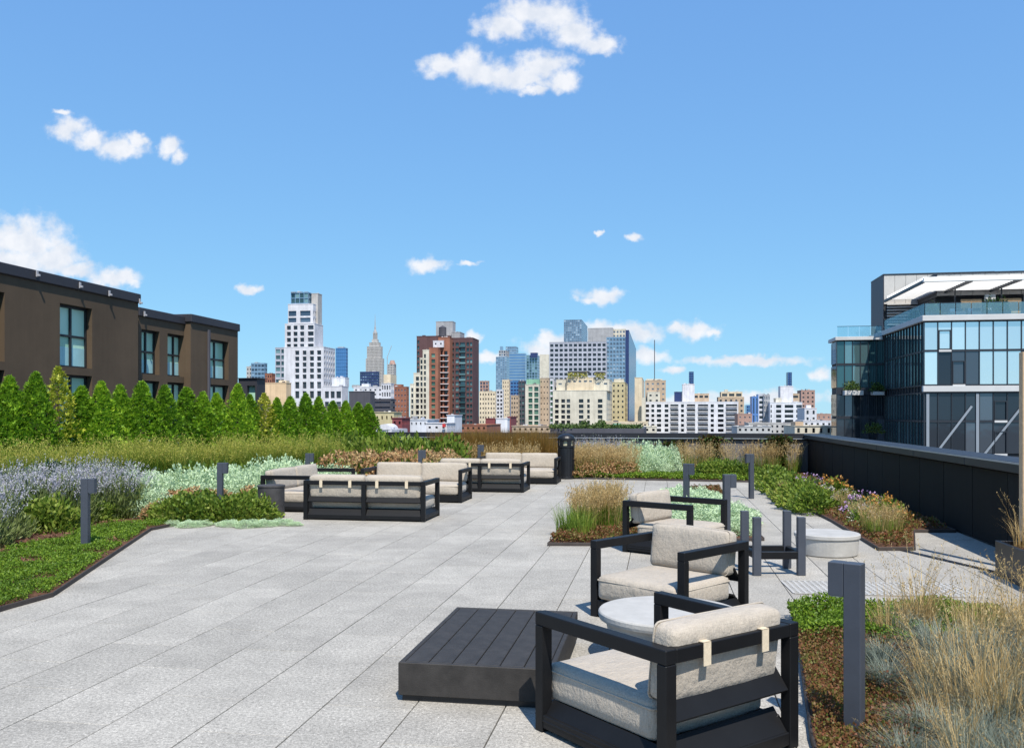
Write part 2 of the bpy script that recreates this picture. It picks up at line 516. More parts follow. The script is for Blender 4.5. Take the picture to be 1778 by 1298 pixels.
def in_poly(x, y, poly):
    c = False; j = len(poly) - 1
    for i in range(len(poly)):
        xi, yi = poly[i]; xj, yj = poly[j]
        if (yi > y) != (yj > y) and x < (xj - xi) * (y - yi) / (yj - yi) + xi: c = not c
        j = i
    return c

def w2(a, b): v = W(a, b); return (v.x, v.y)
BED_L = [(-4.22, 5.0), (-4.30, 7.33), (-4.17, 7.9), (-5.16, 12.45), (-5.02, 13.0), (-4.55, 13.2), (-4.75, 15.0), (-4.25, 17.95), (-2.75, 18.15),
         (-1.95, 18.35), (-1.9, 20.6), (-1.05, 21.0), (-1.0, 22.25), (.9, 22.2), w2(-2.5, 22.35), w2(-2.5, B1 - .02), w2(A0 + .02, B1 - .02), w2(A0 + .02, 6.5)]
BED_FAR = [w2(-2.15, 22.45), w2(.55, 22.15), w2(2.3, 22.0), w2(2.35, B1 - .02), w2(-2.46, B1 - .02), w2(-2.46, 22.45)]
BED_R = [w2(2.62, 11.2), w2(3.05, 11.3), w2(3.5, 13.0), w2(4.07, 13.1), w2(4.07, B1 - .02), w2(2.39, B1 - .02), w2(2.45, 17.5), w2(2.6, 14)]
BED_MID = [(.46, 11.0), (1.0, 10.98), (3.3, 11.45), (3.75, 14.8), (4.5, 19.0), (3.9, 19.2), (2.9, 16.2), (1.75, 15.2), (1.0, 13.6)]
BED_FRONT = [(2.32, 7.15), (4.25, 7.05), (6.2, 6.7), (5.5, 2.6), (1.15, 2.8), (1.52, 4.4)]
BEDS = [BED_L, BED_FAR, BED_R, BED_MID, BED_FRONT]

# granite pavers: 0.51 x 1.02 m, joints running away from the camera
PW, PL, GAP = .51, 1.02, .0075
mb = MB(); mb.box(-PW / 2 + GAP / 2, PW / 2 - GAP / 2, -PL / 2 + GAP * .15, PL / 2 - GAP * .15, -.028, 0, None, .0018)
paver_me = mb.mesh('paver', M_PAVER)
cells = []
aoff = AB(*P(660, 1296).xy)[0]
ca0 = aoff - PW * math.ceil((aoff - A0) / PW)
k = 0
STRIP = (AB(*P(1545, 950).xy), AB(*P(1800, 1010).xy))
while ca0 + (k + 1) * PW < A1 + .3:
    a = ca0 + (k + .5) * PW
    j = -1
    while True:
        b = 3.0 + (j + (.5 if k % 2 else 0)) * PL + .2
        j += 1
        if b > B1 - .4: break
        if a - PW / 2 < A0 or a + PW / 2 > A1 + .26: continue
        p = W(a, b)
        if p.y < 2.0: continue
        cs = [W(a + da * .49 * PW, b + db * .49 * PL) for da in (-1, 0, 1) for db in (-1, 0, 1)]
        if any(all(in_poly(c.x, c.y, bd) for c in cs) for bd in BEDS): continue
        vis = abs(p.x) < .60 * p.y + .9
        hid = 0 if vis else 1
        cells.append((hid * 1e4 + p.x * p.x + p.y * p.y, a, b))
    k += 1
cells.sort()
for i, (_, a, b) in enumerate(cells[:300]):
    o = link('paver', paver_me, None, pavement, W(a, b, R.uniform(-.0012, .0012)), (R.uniform(-.0008, .0008), R.uniform(-.0008, .0008), -TH + R.uniform(-.0012, .0012)))
mb = MB()
for (_, a, b) in cells[300:]:
    mb.box(-PW / 2 + GAP / 2, PW / 2 - GAP / 2, -PL / 2 + GAP * .15, PL / 2 - GAP * .15, -.028, 0, Matrix.Translation(W(a, b)) @ GRID)
tag(mb.build('far_paver', M_PAVER, pavement), kind='stuff')

def poly_area(p): return sum(p[i][0] * p[(i + 1) % len(p)][1] - p[(i + 1) % len(p)][0] * p[i][1] for i in range(len(p))) / 2
def bed(poly, name='planting_bed', z=.035):
    if poly_area(poly) < 0: poly = poly[::-1]
    mb = MB()
    n = len(poly)
    vs = [(x, y, z) for x, y in poly]
    mb.add(vs, [tuple(range(n))])
    o = mb.build(name, M_MULCH)
    tag(o, kind='structure')
    mb = MB()
    for i in range(n):
        p = Vector((*poly[i], 0)); q = Vector((*poly[(i + 1) % n], 0))
        d = q - p
        ang = math.atan2(d.y, d.x)
        mb.box(-.012, d.length + .012, -.014, .0, -.02, .045, Matrix.Translation(p) @ Matrix.Rotation(ang, 4, 'Z'), .004)
    mb.build('edging', M_EDGE, o)
    return o
bed_objs = [bed(p) for p in BEDS]

def scatter(poly, n, seed=1):
    g = np.random.default_rng(seed)
    xs = [p[0] for p in poly]; ys = [p[1] for p in poly]
    out = []
    while len(out) < n:
        x = g.uniform(min(xs), max(xs)); y = g.uniform(min(ys), max(ys))
        if in_poly(x, y, poly): out.append((x, y))
    return np.array(out)

# ------------------------------------------------------------------ leaf and blade meshes
def unit(v): return v / np.maximum(np.linalg.norm(v, axis=1, keepdims=True), 1e-6)
def kites(C, A, Nn, L, Wd, fold=.0):
    """diamond leaves: base C, direction A, side Nn"""
    C = np.asarray(C); A = unit(A); S = unit(Nn - (Nn * A).sum(1, keepdims=True) * A)
    L = np.asarray(L).reshape(-1, 1); Wd = np.asarray(Wd).reshape(-1, 1)
    n = len(C)
    up = np.cross(A, S)
    v0 = C; v1 = C + A * L * .45 + S * Wd / 2 + up * L * fold; v2 = C + A * L; v3 = C + A * L * .45 - S * Wd / 2 + up * L * fold
    V = np.stack([v0, v1, v2, v3], 1).reshape(-1, 3)
    F = np.arange(n * 4).reshape(n, 4)
    return V, F
def blades(C, D, H, Wd, bend, segs=3):
    """tapering grass blades: base C, horizontal lean D (n,3), height H, width, bend"""
    n = len(C); H = H.reshape(-1, 1); Wd = Wd.reshape(-1, 1); bend = bend.reshape(-1, 1)
    side = np.stack([-D[:, 1], D[:, 0], np.zeros(n)], 1); side = unit(side + 1e-5)
    rows = []
    for i in range(segs + 1):
        t = i / segs
        c = C + D * (H * bend * t * t) + np.array([0, 0, 1]) * H * (t - .35 * bend * t * t)
        w = Wd * (1 - t) ** .7 * .5 if i < segs else Wd * .04
        rows.append(c - side * w); rows.append(c + side * w)
    V = np.stack(rows, 1)              # n, 2(segs+1), 3
    per = 2 * (segs + 1)
    base = (np.arange(n) * per).reshape(-1, 1, 1)
    q = np.array([[2 * i, 2 * i + 1, 2 * i + 3, 2 * i + 2] for i in range(segs)]).reshape(1, segs, 4)
    return V.reshape(-1, 3), (base + q).reshape(-1, 4)
def merge(*vf):
    Vs, Fs, o = [], [], 0
    for V, F in vf:
        Vs.append(V); Fs.append(F + o); o += len(V)
    return np.concatenate(Vs), np.concatenate(Fs)
def rdir(n, g): return unit(g.normal(size=(n, 3)))

def mound_leaves(g, n, rx, rz, L, Wd, up=.5, fill=.55, lump=.2):
    d = rdir(n, g); d[:, 2] = np.abs(d[:, 2]) * 1.0 - .05
    ph = g.uniform(0, 6.28, 6)
    az = np.arctan2(d[:, 1], d[:, 0])
    lu = 1 + lump * (np.sin(az * 3 + ph[0]) * .5 + np.sin(az * 5 + ph[1]) * .3 + np.sin(d[:, 2] * 9 + ph[2] + az * 2) * .5)
    r = g.uniform(fill, 1, n) ** .6 * lu
    C = d * r[:, None] * np.array([rx, rx, rz])
    C[:, 2] = np.maximum(C[:, 2], .01)
    A = unit(d * .7 + np.array([0, 0, up]) + g.normal(size=(n, 3)) * .45)
    return kites(C, A, rdir(n, g), g.uniform(.6, 1.25, n) * L, g.uniform(.7, 1.2, n) * Wd, .06)

def shrub_mesh(seed, n, rx, rz, L, Wd, m, up=.5, lump=.2):
    g = np.random.default_rng(seed)
    V, F = mound_leaves(g, n, rx, rz, L, Wd, up, .5, lump)
    return npmesh('foliage', V, F, m)
def grass_mesh(seed, n, r, H, Wd, m, bend=(.1, .7), spread=.6, name='blades'):
    g = np.random.default_rng(seed)
    az = g.uniform(0, 6.28, n); rr = r * np.sqrt(g.uniform(0, 1, n))
    C = np.stack([np.cos(az) * rr, np.sin(az) * rr, np.zeros(n)], 1)
    az2 = az + g.normal(0, .7, n)
    D = np.stack([np.cos(az2), np.sin(az2), np.zeros(n)], 1) * spread
    V, F = blades(C, D, g.uniform(.55, 1.1, n) * H, g.uniform(.6, 1.2, n) * Wd, g.uniform(*bend, n))
    return npmesh(name, V, F, m)
def plume_mesh(seed, n, r, H, Hs, Wd, m, bend=(.05, .45), spread=.5, name='seed_heads', fl=10, fs=.03):
    """upright stems each carrying a spike of small flowers/seeds"""
    g = np.random.default_rng(seed)
    az = g.uniform(0, 6.28, n); rr = r * np.sqrt(g.uniform(0, 1, n))
    C = np.stack([np.cos(az) * rr, np.sin(az) * rr, np.zeros(n)], 1)
    az2 = az + g.normal(0, .7, n)
    D = np.stack([np.cos(az2), np.sin(az2), np.zeros(n)], 1) * spread
    h = g.uniform(.72, 1.1, n) * H; bd = g.uniform(*bend, n)
    V, F = blades(C, D, h, np.full(n, .006), bd)
    t = np.linspace(1 - Hs, 1.0, fl)
    Cs = []
    for tt in t:
        Cs.append(C + D * (h * bd * tt * tt)[:, None] + np.array([0, 0, 1]) * (h * (tt - .35 * bd * tt * tt))[:, None])
    Cs = np.concatenate(Cs)
    k = len(Cs)
    A = unit(g.normal(size=(k, 3)) * .6 + np.array([0, 0, .9]))
    V2, F2 = kites(Cs, A, rdir(k, g), g.uniform(.7, 1.3, k) * fs, g.uniform(.6, 1.2, k) * Wd)
    return npmesh(name, *merge((V, F), (V2, F2)), m)

# leaf colours
L_ARB = leaf_mat('arborvitae_leaf', [(0.030, 0.074, 0.011), (0.134, 0.278, 0.021), (0.308, 0.520, 0.035), (0.630, 0.765, 0.068)], .4, .5, 7)
L_ARBY = leaf_mat('yellowing_arborvitae_leaf', [(0.078, 0.130, 0.016), (0.260, 0.338, 0.026), (0.546, 0.559, 0.065), (0.676, 0.546, 0.169)], .3, .5, 2.2)
L_GREEN = leaf_mat('shrub_leaf', [(0.026, 0.058, 0.010), (0.096, 0.168, 0.017), (0.204, 0.276, 0.036), (0.384, 0.372, 0.096)], .3)
L_DARK = leaf_mat('dark_shrub_leaf', [(.014, .034, .010), (.035, .075, .014), (.085, .13, .024)], .25, .4)
L_MINT = leaf_mat('silver_mint_leaf', [(.36, .47, .27), (.48, .61, .38), (.58, .71, .48), (.66, .77, .56)], .25, .8)
L_SEDUM = leaf_mat('green_groundcover_leaf', [(0.039, 0.081, 0.008), (0.105, 0.196, 0.014), (0.196, 0.301, 0.022), (0.378, 0.434, 0.070)], .3)
L_REDS = leaf_mat('red_sedum_leaf', [(.03, .04, .010), (.09, .13, .02), (.21, .072, .036), (.20, .11, .04), (.13, .17, .03), (.34, .17, .08)], .3, .55, 5)
L_LAV = leaf_mat('lavender_leaf', [(.07, .10, .03), (.16, .21, .06), (.28, .32, .13)], .3)
L_LAVF = leaf_mat('lavender_flower', [(.20, .19, .23), (.35, .33, .41), (.52, .50, .57), (.32, .36, .22), (.46, .48, .42)], .3)
L_GOLD = leaf_mat('dry_golden_grass', [(.24, .15, .05), (.44, .30, .12), (.60, .45, .21), (.70, .58, .36)], .35)
L_GGRN = leaf_mat('green_grass_blade', [(0.042, 0.096, 0.012), (0.120, 0.216, 0.022), (0.240, 0.336, 0.042), (0.396, 0.408, 0.084)], .35)
L_GTOP = leaf_mat('tan_green_plume', [(0.200, 0.250, 0.037), (0.375, 0.388, 0.062), (0.625, 0.512, 0.150)], .4)
L_RUST = leaf_mat('rust_grass_blade', [(.07, .05, .012), (.17, .10, .02), (.26, .14, .035), (.14, .16, .025)], .35)
L_BLUE = leaf_mat('blue_fescue_blade', [(.085, .105, .08), (.16, .195, .155), (.25, .285, .23), (.42, .38, .26)], .3)
L_BROWNF = leaf_mat('dried_flower_head', [(.22, .11, .05), (.38, .21, .09), (.52, .36, .19), (.26, .26, .06)], .25, .8)
L_PURP = leaf_mat('purple_flower', [(.30, .15, .34), (.50, .32, .54), (.66, .50, .68)], .3)
L_ORNG = leaf_mat('orange_flower', [(.40, .16, .03), (.55, .27, .06), (.60, .36, .14)], .3)
L_WHITE = leaf_mat('cream_flower', [(.50, .46, .36), (.62, .58, .48), (.70, .68, .60)], .3)
M_BARK = mat('tree_bark', (.09, .065, .045), .9, 0, .1, .4, 12)

# ------------------------------------------------------------------ furniture
def cushion(mb, x0, x1, y0, y1, z0, z1, r=.035, puff=.02, M=None, seed=0, nx=12, ny=10, nz=5):
    """soft upholstered block: rounded edges, slightly domed faces, gently uneven"""
    g = random.Random(seed)
    cx, cy, cz = (x0 + x1) / 2, (y0 + y1) / 2, (z0 + z1) / 2
    hx, hy, hz = (x1 - x0) / 2, (y1 - y0) / 2, (z1 - z0) / 2
    ph = [g.uniform(0, 6.28) for _ in range(6)]
    vid = {}; vs = []; fs = []
    def pt(i, j, k):
        key = (i, j, k)
        if key in vid: return vid[key]
        def sm(i, n):            # denser rows near the edges
            t = -1 + 2 * i / n
            return math.sin(t * math.pi / 2) * .55 + t * .45
        u, v, w = sm(i, nx), sm(j, ny), sm(k, nz)
        p = Vector((u * hx, v * hy, w * hz))
        c = Vector((max(-hx + r, min(hx - r, p.x)), max(-hy + r, min(hy - r, p.y)), max(-hz + r, min(hz - r, p.z))))
        d = p - c
        if d.length > 1e-6: p = c + d.normalized() * r
        wob = .35 * math.sin(u * 4.1 + ph[0]) * math.sin(v * 3.7 + ph[1]) + .2 * math.sin(u * 9 + ph[2] + v * 7)
        p.z += (1 if w > 0 else -1) * abs(w) ** 2 * puff * ((1 - u * u) * (1 - v * v) + wob * .35)
        p.y += (1 if v > 0 else -1) * abs(v) ** 2 * puff * ((1 - u * u) * (1 - w * w) * .8 + .3 * wob)
        p.x += (1 if u > 0 else -1) * abs(u) ** 2 * puff * (1 - v * v) * (1 - w * w) * .6
        vid[key] = len(vs); vs.append((p.x + cx, p.y + cy, p.z + cz))
        return vid[key]
    for i in range(nx):
        for j in range(ny):
            fs.append((pt(i, j, nz), pt(i + 1, j, nz), pt(i + 1, j + 1, nz), pt(i, j + 1, nz)))
            fs.append((pt(i, j + 1, 0), pt(i + 1, j + 1, 0), pt(i + 1, j, 0), pt(i, j, 0)))
    for i in range(nx):
        for k in range(nz):
            fs.append((pt(i, 0, k), pt(i + 1, 0, k), pt(i + 1, 0, k + 1), pt(i, 0, k + 1)))
            fs.append((pt(i, ny, k + 1), pt(i + 1, ny, k + 1), pt(i + 1, ny, k), pt(i, ny, k)))
    for j in range(ny):
        for k in range(nz):
            fs.append((pt(0, j, k + 1), pt(0, j + 1, k + 1), pt(0, j + 1, k), pt(0, j, k)))
            fs.append((pt(nx, j, k), pt(nx, j + 1, k), pt(nx, j + 1, k + 1), pt(nx, j, k + 1)))
    mb.add(vs, fs, M)

def loop_tube(rect, h, r, plane, t=.0055, off=.003):
    (x0, y0), (x1, y1) = rect
    pts = []
    for (cx, cy, a0) in ((x1 - r, y1 - r, 0), (x0 + r, y1 - r, 90), (x0 + r, y0 + r, 180), (x1 - r, y0 + r, 270)):
        for k in range(5):
            a = rad(a0 + 22.5 * k); pts.append((cx + (r + off) * math.cos(a), cy + (r + off) * math.sin(a), math.cos(a), math.sin(a)))
    mb = MB(); vs = []; fs = []; n = len(pts); m = 6
    for (x, y, nx_, ny_) in pts:
        for k in range(m):
            a = 2 * math.pi * k / m
            px_, py_, pz_ = x + nx_ * t * math.cos(a), y + ny_ * t * math.cos(a), h + t * math.sin(a)
            vs.append((px_, py_, pz_) if plane == 'xy' else (px_, pz_, py_))
    for i in range(n):
        j = (i + 1) % n
        for k in range(m):
            l = (k + 1) % m
            f = (i * m + k, i * m + l, j * m + l, j * m + k)
            fs.append(f if plane == 'xz' else tuple(reversed(f)))
    return mb.add(vs, fs)
def seat_unit(name, label, cat, w, bays, d=.92, group=None, seed=0):
    """deep outdoor seat: charcoal frame of posts and rails, sloped slats, loose linen cushions. Front faces +y."""
    root = empty(name)
    tag(root, label, cat, group)
    H, p = .62, .068
    hw, hd = w / 2, d / 2
    def part(nm, *a, bev=.004, M=None):
        mb = MB(); mb.box(*a, M, bev); return mb.build(nm, M_CHAR, root)
    # posts
    for sx in (-1, 1):
        x0, x1 = (-hw, -hw + p) if sx < 0 else (hw - p, hw)
        part('leg', x0, x1, -hd, -hd + .06, .0, H - p)
        part('leg', x0, x1, hd - .06, hd, .0, H - p)
        part('arm_rail', x0, x1, -hd, hd, H - p + .001, H)
        part('base_rail', x0 + .004, x1 - .004, -hd + .061, hd - .061, .025, .095)
        s = -sx
        Mx = Matrix.Translation((sx * (hw - .045), 0, .105)) @ Matrix.Rotation(sx * rad(52), 4, 'Y')
        mbs = MB(); mbs.box(-.062, .062, -hd + .063, hd - .063, -.011, .011, Mx, .003); mbs.build('slat', M_CHAR, root)
    for i in range(1, bays):
        x = -hw + w * i / bays
        part('leg', x - p / 2, x + p / 2, -hd, -hd + .06, .0, H - p)
    part('back_rail', -hw + p + .001, hw - p - .001, -hd + .001, -hd + .06, H - p + .002, H - .002)
    part('base_rail', -hw + p + .001, hw - p - .001, -hd + .004, -hd + .056, .02, .085)
    part('base_rail', -hw + p + .001, hw - p - .001, hd - .056, hd - .004, .02, .14)
    iw = (w - p) / bays
    for i in range(bays):
        xa = -hw + p / 2 + iw * i + p / 2 + .002
        xb = xa + iw - p - .004
        for zc in (.345, .125):
            Mx = Matrix.Translation((0, -hd + .062, zc)) @ Matrix.Rotation(rad(52), 4, 'X')
            mbs = MB(); mbs.box(xa, xb, -.075, .075, -.011, .011, Mx, .003); mbs.build('slat', M_CHAR, root)
    # seat platform hidden under the cushions
    part('seat_panel', -hw + p + .01, hw - p - .01, -hd + .12, hd - .07, .118, .14)
    cw = (w - 2 * p - .01) / bays
    for i in range(bays):
        xa = -hw + p + .005 + cw * i
        mb = MB(); cushion(mb, xa + .004, xa + cw - .004, -hd + .15, hd + .01, .146, .345, .04, .016, None, seed + i)
        sc_ = mb.build('seat_cushion', M_FABRIC, root, smooth=True)
        loop_tube([(xa + .004, -hd + .15), (xa + cw - .004, hd + .01)], .306, .034, 'xy').build('piping', M_FABRIC, sc_, smooth=True)
        Mx = Matrix.Translation((0, -hd + .145, .35)) @ Matrix.Rotation(rad(7), 4, 'X')
        mb = MB(); cushion(mb, xa + .008, xa + cw - .008, -.078, .078, -.005, .350, .038, .014, Mx, seed + 10 + i, nx=14, ny=5, nz=9)
        bc = mb.build('back_cushion', M_FABRIC, root, smooth=True)
        lt = loop_tube([(xa + .008, -.005), (xa + cw - .008, .350)], .046, .032, 'xz')
        lt.v = [tuple(Mx @ Vector(v)) for v in lt.v]
        lt.build('piping', M_FABRIC, bc, smooth=True)
        for sx in (.24, .76):
            xs = xa + cw * sx
            mb = MB()
            mb.box(xs - .024, xs + .024, -hd - .004, -hd - .0005, H - .105, H + .004)
            mb.box(xs - .024, xs + .024, -hd - .004, -hd + .085, H + .0005, H + .0045)
            mb.build('strap', M_STRAP, root)
    return root
def place(o, x, y, facing, z=0.0):
    o.location = (x, y, z)
    o.rotation_euler = (0, 0, math.atan2(-facing[0], facing[1]))
U = (sT, cT); Vv = (cT, -sT)
neg = lambda v: (-v[0], -v[1])
G_ARM = 'armchairs round the concrete table'
c1 = seat_unit('armchair', 'dark framed armchair seen from behind with two cream straps over its back rail', 'armchair', .93, 1, .95, G_ARM, 1)
place(c1, .775, 4.46, (-.58, .815))
c2 = seat_unit('armchair', 'dark framed armchair with both open arms in view across the round concrete table', 'armchair', .93, 1, .90, G_ARM, 2)
place(c2, 1.29, 7.15, (-.72, -.69))
c3 = seat_unit('armchair', 'dark framed armchair seen side on beside the small bed of golden grass', 'armchair', .93, 1, .92, G_ARM, 3)
place(c3, 1.98, 10.58, (.77, -.64))
G_SOFA = 'two-seat sofas on the paving'
sofas = [('charcoal framed two-seat sofa seen wholly from behind next to the dark drum table', 1.98, (-2.24, 14.04), U),
         ('beige two-seat sofa seen from its end behind the dark drum table', 2.15, (-3.66, 15.86), Vv),
         ('beige two-seat sofa facing the viewer across from the sofa with the drum table', 1.98, (-1.84, 16.94), neg(U)),
         ('charcoal framed two-seat sofa turned away, in front of the sofa beside the bin', 1.92, (-.62, 19.11), U),
         ('beige two-seat sofa facing the viewer right beside the black litter bin', 1.95, (.18, 21.31), neg(U))]
for i, (lb, w, (x, y), f) in enumerate(sofas):
    s = seat_unit('outdoor_sofa', lb, 'sofa', w, 2, .92, G_SOFA, 20 + 5 * i)
    place(s, x, y, f)

# low slatted table
root = empty('slatted_table', tuple(W(*AB(-.09, 5.68))), -TH)
tag(root, 'low square charcoal table of parallel boards standing flat on the paving', 'low table')
tw, tl, tz = .90, 1.47, .225
mb = MB(); mb.box(-tw / 2 + .02, tw / 2 - .02, -tl / 2 + .02, tl / 2 - .02, 0, .035); mb.build('plinth', M_BLACK, root)
for s in (-1, 1):
    mb = MB(); mb.box(-tw / 2, tw / 2, s * tl / 2 - (.03 if s > 0 else 0), s * tl / 2 + (0 if s > 0 else .03), .036, tz, None, .004); mb.build('side_board', M_DECK, root)
    mb = MB(); mb.box(s * tw / 2 - (.03 if s > 0 else 0), s * tw / 2 + (0 if s > 0 else .03), -tl / 2 + .031, tl / 2 - .031, .036, tz, None, .004); mb.build('side_board', M_DECK, root)
pw = (tw - .062) / 6
pl = MB(); pl.box(-pw / 2 + .003, pw / 2 - .003, -tl / 2 + .033, tl / 2 - .033, -.024, 0, None, .003); plank_me = pl.mesh('board', M_DECK)
for i in range(6):
    link('board', plank_me, None, root, (-tw / 2 + .031 + pw * (i + .5), 0, tz - .001))
mb = MB(); mb.box(-tw / 2 + .031, tw / 2 - .031, -tl / 2 + .031, tl / 2 - .031, .036, tz - .03); mb.build('core', M_BLACK, root)

# round concrete table between the armchairs
root = empty('round_table', (1.06, 5.88, 0)); tag(root, 'round pale concrete drum table between the two closest armchairs', 'side table')
mb = MB(); mb.lathe([(.36, 0), (.375, .02), (.425, .25), (.44, .275)], 56); mb.build('pedestal', M_CONC, root, smooth=False)
mb = MB(); mb.lathe([(.455, .276), (.47, .283), (.475, .30), (.475, .325), (.468, .334), (.455, .337)], 64); mb.build('tabletop', M_CONC, root, smooth=False)
# dark drum table beside the sofas
root = empty('drum_table', (-3.88, 14.05, 0)); tag(root, 'dark charcoal cylinder side table at the end of the sofa group', 'side table')
mb = MB(); mb.lathe([(.205, 0), (.21, .01), (.21, .485)], 40); mb.build('drum', M_DRUM, root)
mb = MB(); mb.lathe([(.212, .487), (.218, .492), (.218, .518), (.212, .523)], 40); mb.build('tabletop', M_DRUM, root)
# low concrete drum on the far side
p = P(1452, 968)
root = empty('concrete_drum', (p.x, p.y + .30, 0)); tag(root, 'low wide pale concrete drum standing alone near the flower bed', 'low table')
mb = MB(); mb.lathe([(.33, 0), (.345, .015), (.36, .20)], 56); mb.build('drum', M_CONC, root)
mb = MB(); mb.lathe([(.365, .202), (.375, .21), (.375, .245), (.365, .252)], 56); mb.build('tabletop', M_CONC, root)

# open metal frame standing behind the armchairs
root = empty('metal_frame', (P(1354, 1000).x, P(1354, 1000).y + .25, 0), -TH + .2)
tag(root, 'open dark grey metal chair frame without cushions near the low concrete drum', 'chair frame')
for (x, y, h) in ((-.23, -.2, .60), (.23, -.2, .60), (-.23, .22, .62), (.23, .22, .62)):
    mb = MB(); mb.box(x - .04, x + .04, y - .03, y + .03, 0, h, None, .004); mb.build('leg', M_POST, root)
for y in (-.2, .22):
    mb = MB(); mb.box(-.189, .189, y - .028, y + .028, .17, .245, None, .004); mb.build('seat_rail', M_CHAR, root)
for x in (-.23, .23):
    mb = MB(); mb.box(x - .028, x + .028, -.169, .189, .172, .243, None, .004); mb.build('seat_rail', M_CHAR, root)

# bollard lights
def bollard(h=.88):
    root = empty('bollard_light')
    mb = MB(); mb.box(-.042, .042, -.042, .042, 0, h, None, .003); mb.build('post', M_POST, root)
    mb = MB(); mb.box(-.120, -.0435, -.042, .042, h - .17, h, None, .003); hd = mb.build('lamp_head', M_POST, root)
    mb = MB(); mb.box(-.112, -.052, -.034, .034, h - .1745, h - .1705); mb.build('diffuser', mat('frosted_lens', (.55, .55, .52), .4), hd)
    return root
BOL = [('tall slate grey bollard light rising from the dry grass beside the closest armchair', 1.735, 4.42, rad(-38)),
       ('slate grey bollard light in the green groundcover in front of the lavender', -5.16, 10.55, rad(180 + 3)),
       ('slate grey bollard light among the low shrubs in front of the mint mounds', -4.70, 14.05, rad(180)),
       ('slate grey bollard light against the mint mounds behind the sofa seen end on', -4.10, 17.5, rad(180)),
       ('slate grey bollard light in front of the orange dried flower heads', -2.0, 19.0, rad(180)),
       ('slate grey bollard light between dry golden grass and the sofa near the bin', -.84, 22.35, rad(180)),
       ('slate grey bollard light just behind the arm of the side-on armchair', 2.76, 13.8, rad(150)),
       ('slate grey bollard light in front of the reddish climber on the far wall', 4.72, 17.2, rad(10)),
       ('slate grey bollard light standing in the mint groundcover of the small bed', 2.78, 11.3, rad(185))]
b0 = bollard()
for i, (lb, x, y, rz) in enumerate(BOL):
    o = b0 if i == 0 else copy_tree(b0)
    o.location = (x, y, 0 if i not in (0,) else .02); o.rotation_euler = (0, 0, rz)
    tag(o, lb, 'bollard light', 'bollard lights in the planting beds')

# litter bin
root = empty('litter_bin', (1.40, 22.55, 0), -TH); tag(root, 'black round litter bin with domed hood and openings at the end of the sofas', 'litter bin')
mb = MB(); mb.lathe([(.20, 0), (.215, .01), (.215, .05), (.205, .06), (.205, .80), (.22, .81), (.22, .86)], 32); mb.build('body', M_BLACK, root)
mb = MB(); mb.lathe([(.222, .99), (.225, 1.0), (.225, 1.05), (.20, 1.10), (.14, 1.14), (.06, 1.165), (.0, 1.17)], 32, cap=False); mb.build('hood', M_BLACK, root)
for k in range(6):
    t = rad(60 * k + 0)
    mb = MB(); mb.box(.185, .215, -.05, .05, .861, .992, Matrix.Rotation(t, 4, 'Z'), .004); mb.build('post', M_BLACK, root)
mb = MB(); mb.lathe([(.17, .861), (.17, .98)], 24); mb.build('liner', mat('cream_liner', (.42, .40, .28), .6), root)
mb = MB()
for k in range(16):
    t = 2 * math.pi * k / 16
    mb.box(.205, .213, -.022, .022, .07, .79, Matrix.Rotation(t, 4, 'Z'), .002)
mb.build('rib_panel', M_BLACK, root)

# drain gratings and the black strip
def grating(x, y, w, d, rz, label):
    root = empty('drain_grate', (x, y, 0), rz); tag(root, label, 'drain grate', 'drain gratings set in the paving')
    mb = MB(); mb.box(-w / 2, w / 2, -d / 2, d / 2, .001, .003); mb.build('tray', M_BLACK, root)
    mb = MB()
    for s in (-1, 1):
        mb.box(-w / 2, w / 2, s * d / 2 - .008, s * d / 2 + .008, .0032, .009)
    nx = int(w / .055); ny = max(2, int(d / .06))
    for i in range(nx + 1):
        x0 = -w / 2 + w * i / nx
        mb.box(x0 - .012, x0 + .012, -d / 2 + .009, d / 2 - .009, .0034, .0084)
    for j in range(1, ny):
        y0 = -d / 2 + d * j / ny
        mb.box(-w / 2, w / 2, y0 - .014, y0 + .014, .0032, .0080)
    tag(mb.build('bars', M_CONC, root), kind='stuff')
p = P(1520, 1022)
grating(p.x, p.y, 1.62, .62, -TH + .06, 'perforated drain grating in the paving behind the tall bollard light')
p = P(1125, 831.5)
grating(p.x, p.y, 1.7, .26, -TH, 'narrow perforated drain grating along the far planting bed')
p, q = Vector((*W(*STRIP[0]).xy, 0)), Vector((*W(*STRIP[1]).xy, 0))
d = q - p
mb = MB(); mb.box(0, d.length, -.045, .045, .0012, .006, Matrix.Translation(p) @ Matrix.Rotation(math.atan2(d.y, d.x), 4, 'Z'))  # thin flat black strip laid on the paving
tag(mb.build('black_strip', M_BLACK), 'long black strip crossing the pale paving by the planter', 'drain')

# ------------------------------------------------------------------ parapets
root = empty('parapet_wall', tuple(W(-5, B1)), -TH)
tag(root, 'low grey parapet wall with dark coping closing the far side of the terrace', 'parapet wall')
x0, x1 = A0 + 5, A1 + 5 + .35
mb = MB(); mb.box(x0, x1, 0, .3, -.02, .93); mb.build('wall', M_PARAPET, root)
mb = MB()
k = 0
xx = x0
while xx < x1 - .1:
    xe = min(xx + 2.4, x1)
    mb2 = MB(); mb2.box(xx + .004, xe - .004, -.07, .37, .932, 1.06, None, .006); mb2.build('coping', M_CAP, root)
    xx = xe
mb = MB(); mb.box(x0, x1, -.082, -.0705, .962, .985); mb.build('edge_highlight', M_HILITE, root)  # coping edge highlight made as a pale strip
mb = MB(); mb.box(x0, x1, .1, .2, 1.061, 1.12, None, .01); mb.build('top_rail', M_CAP, root)

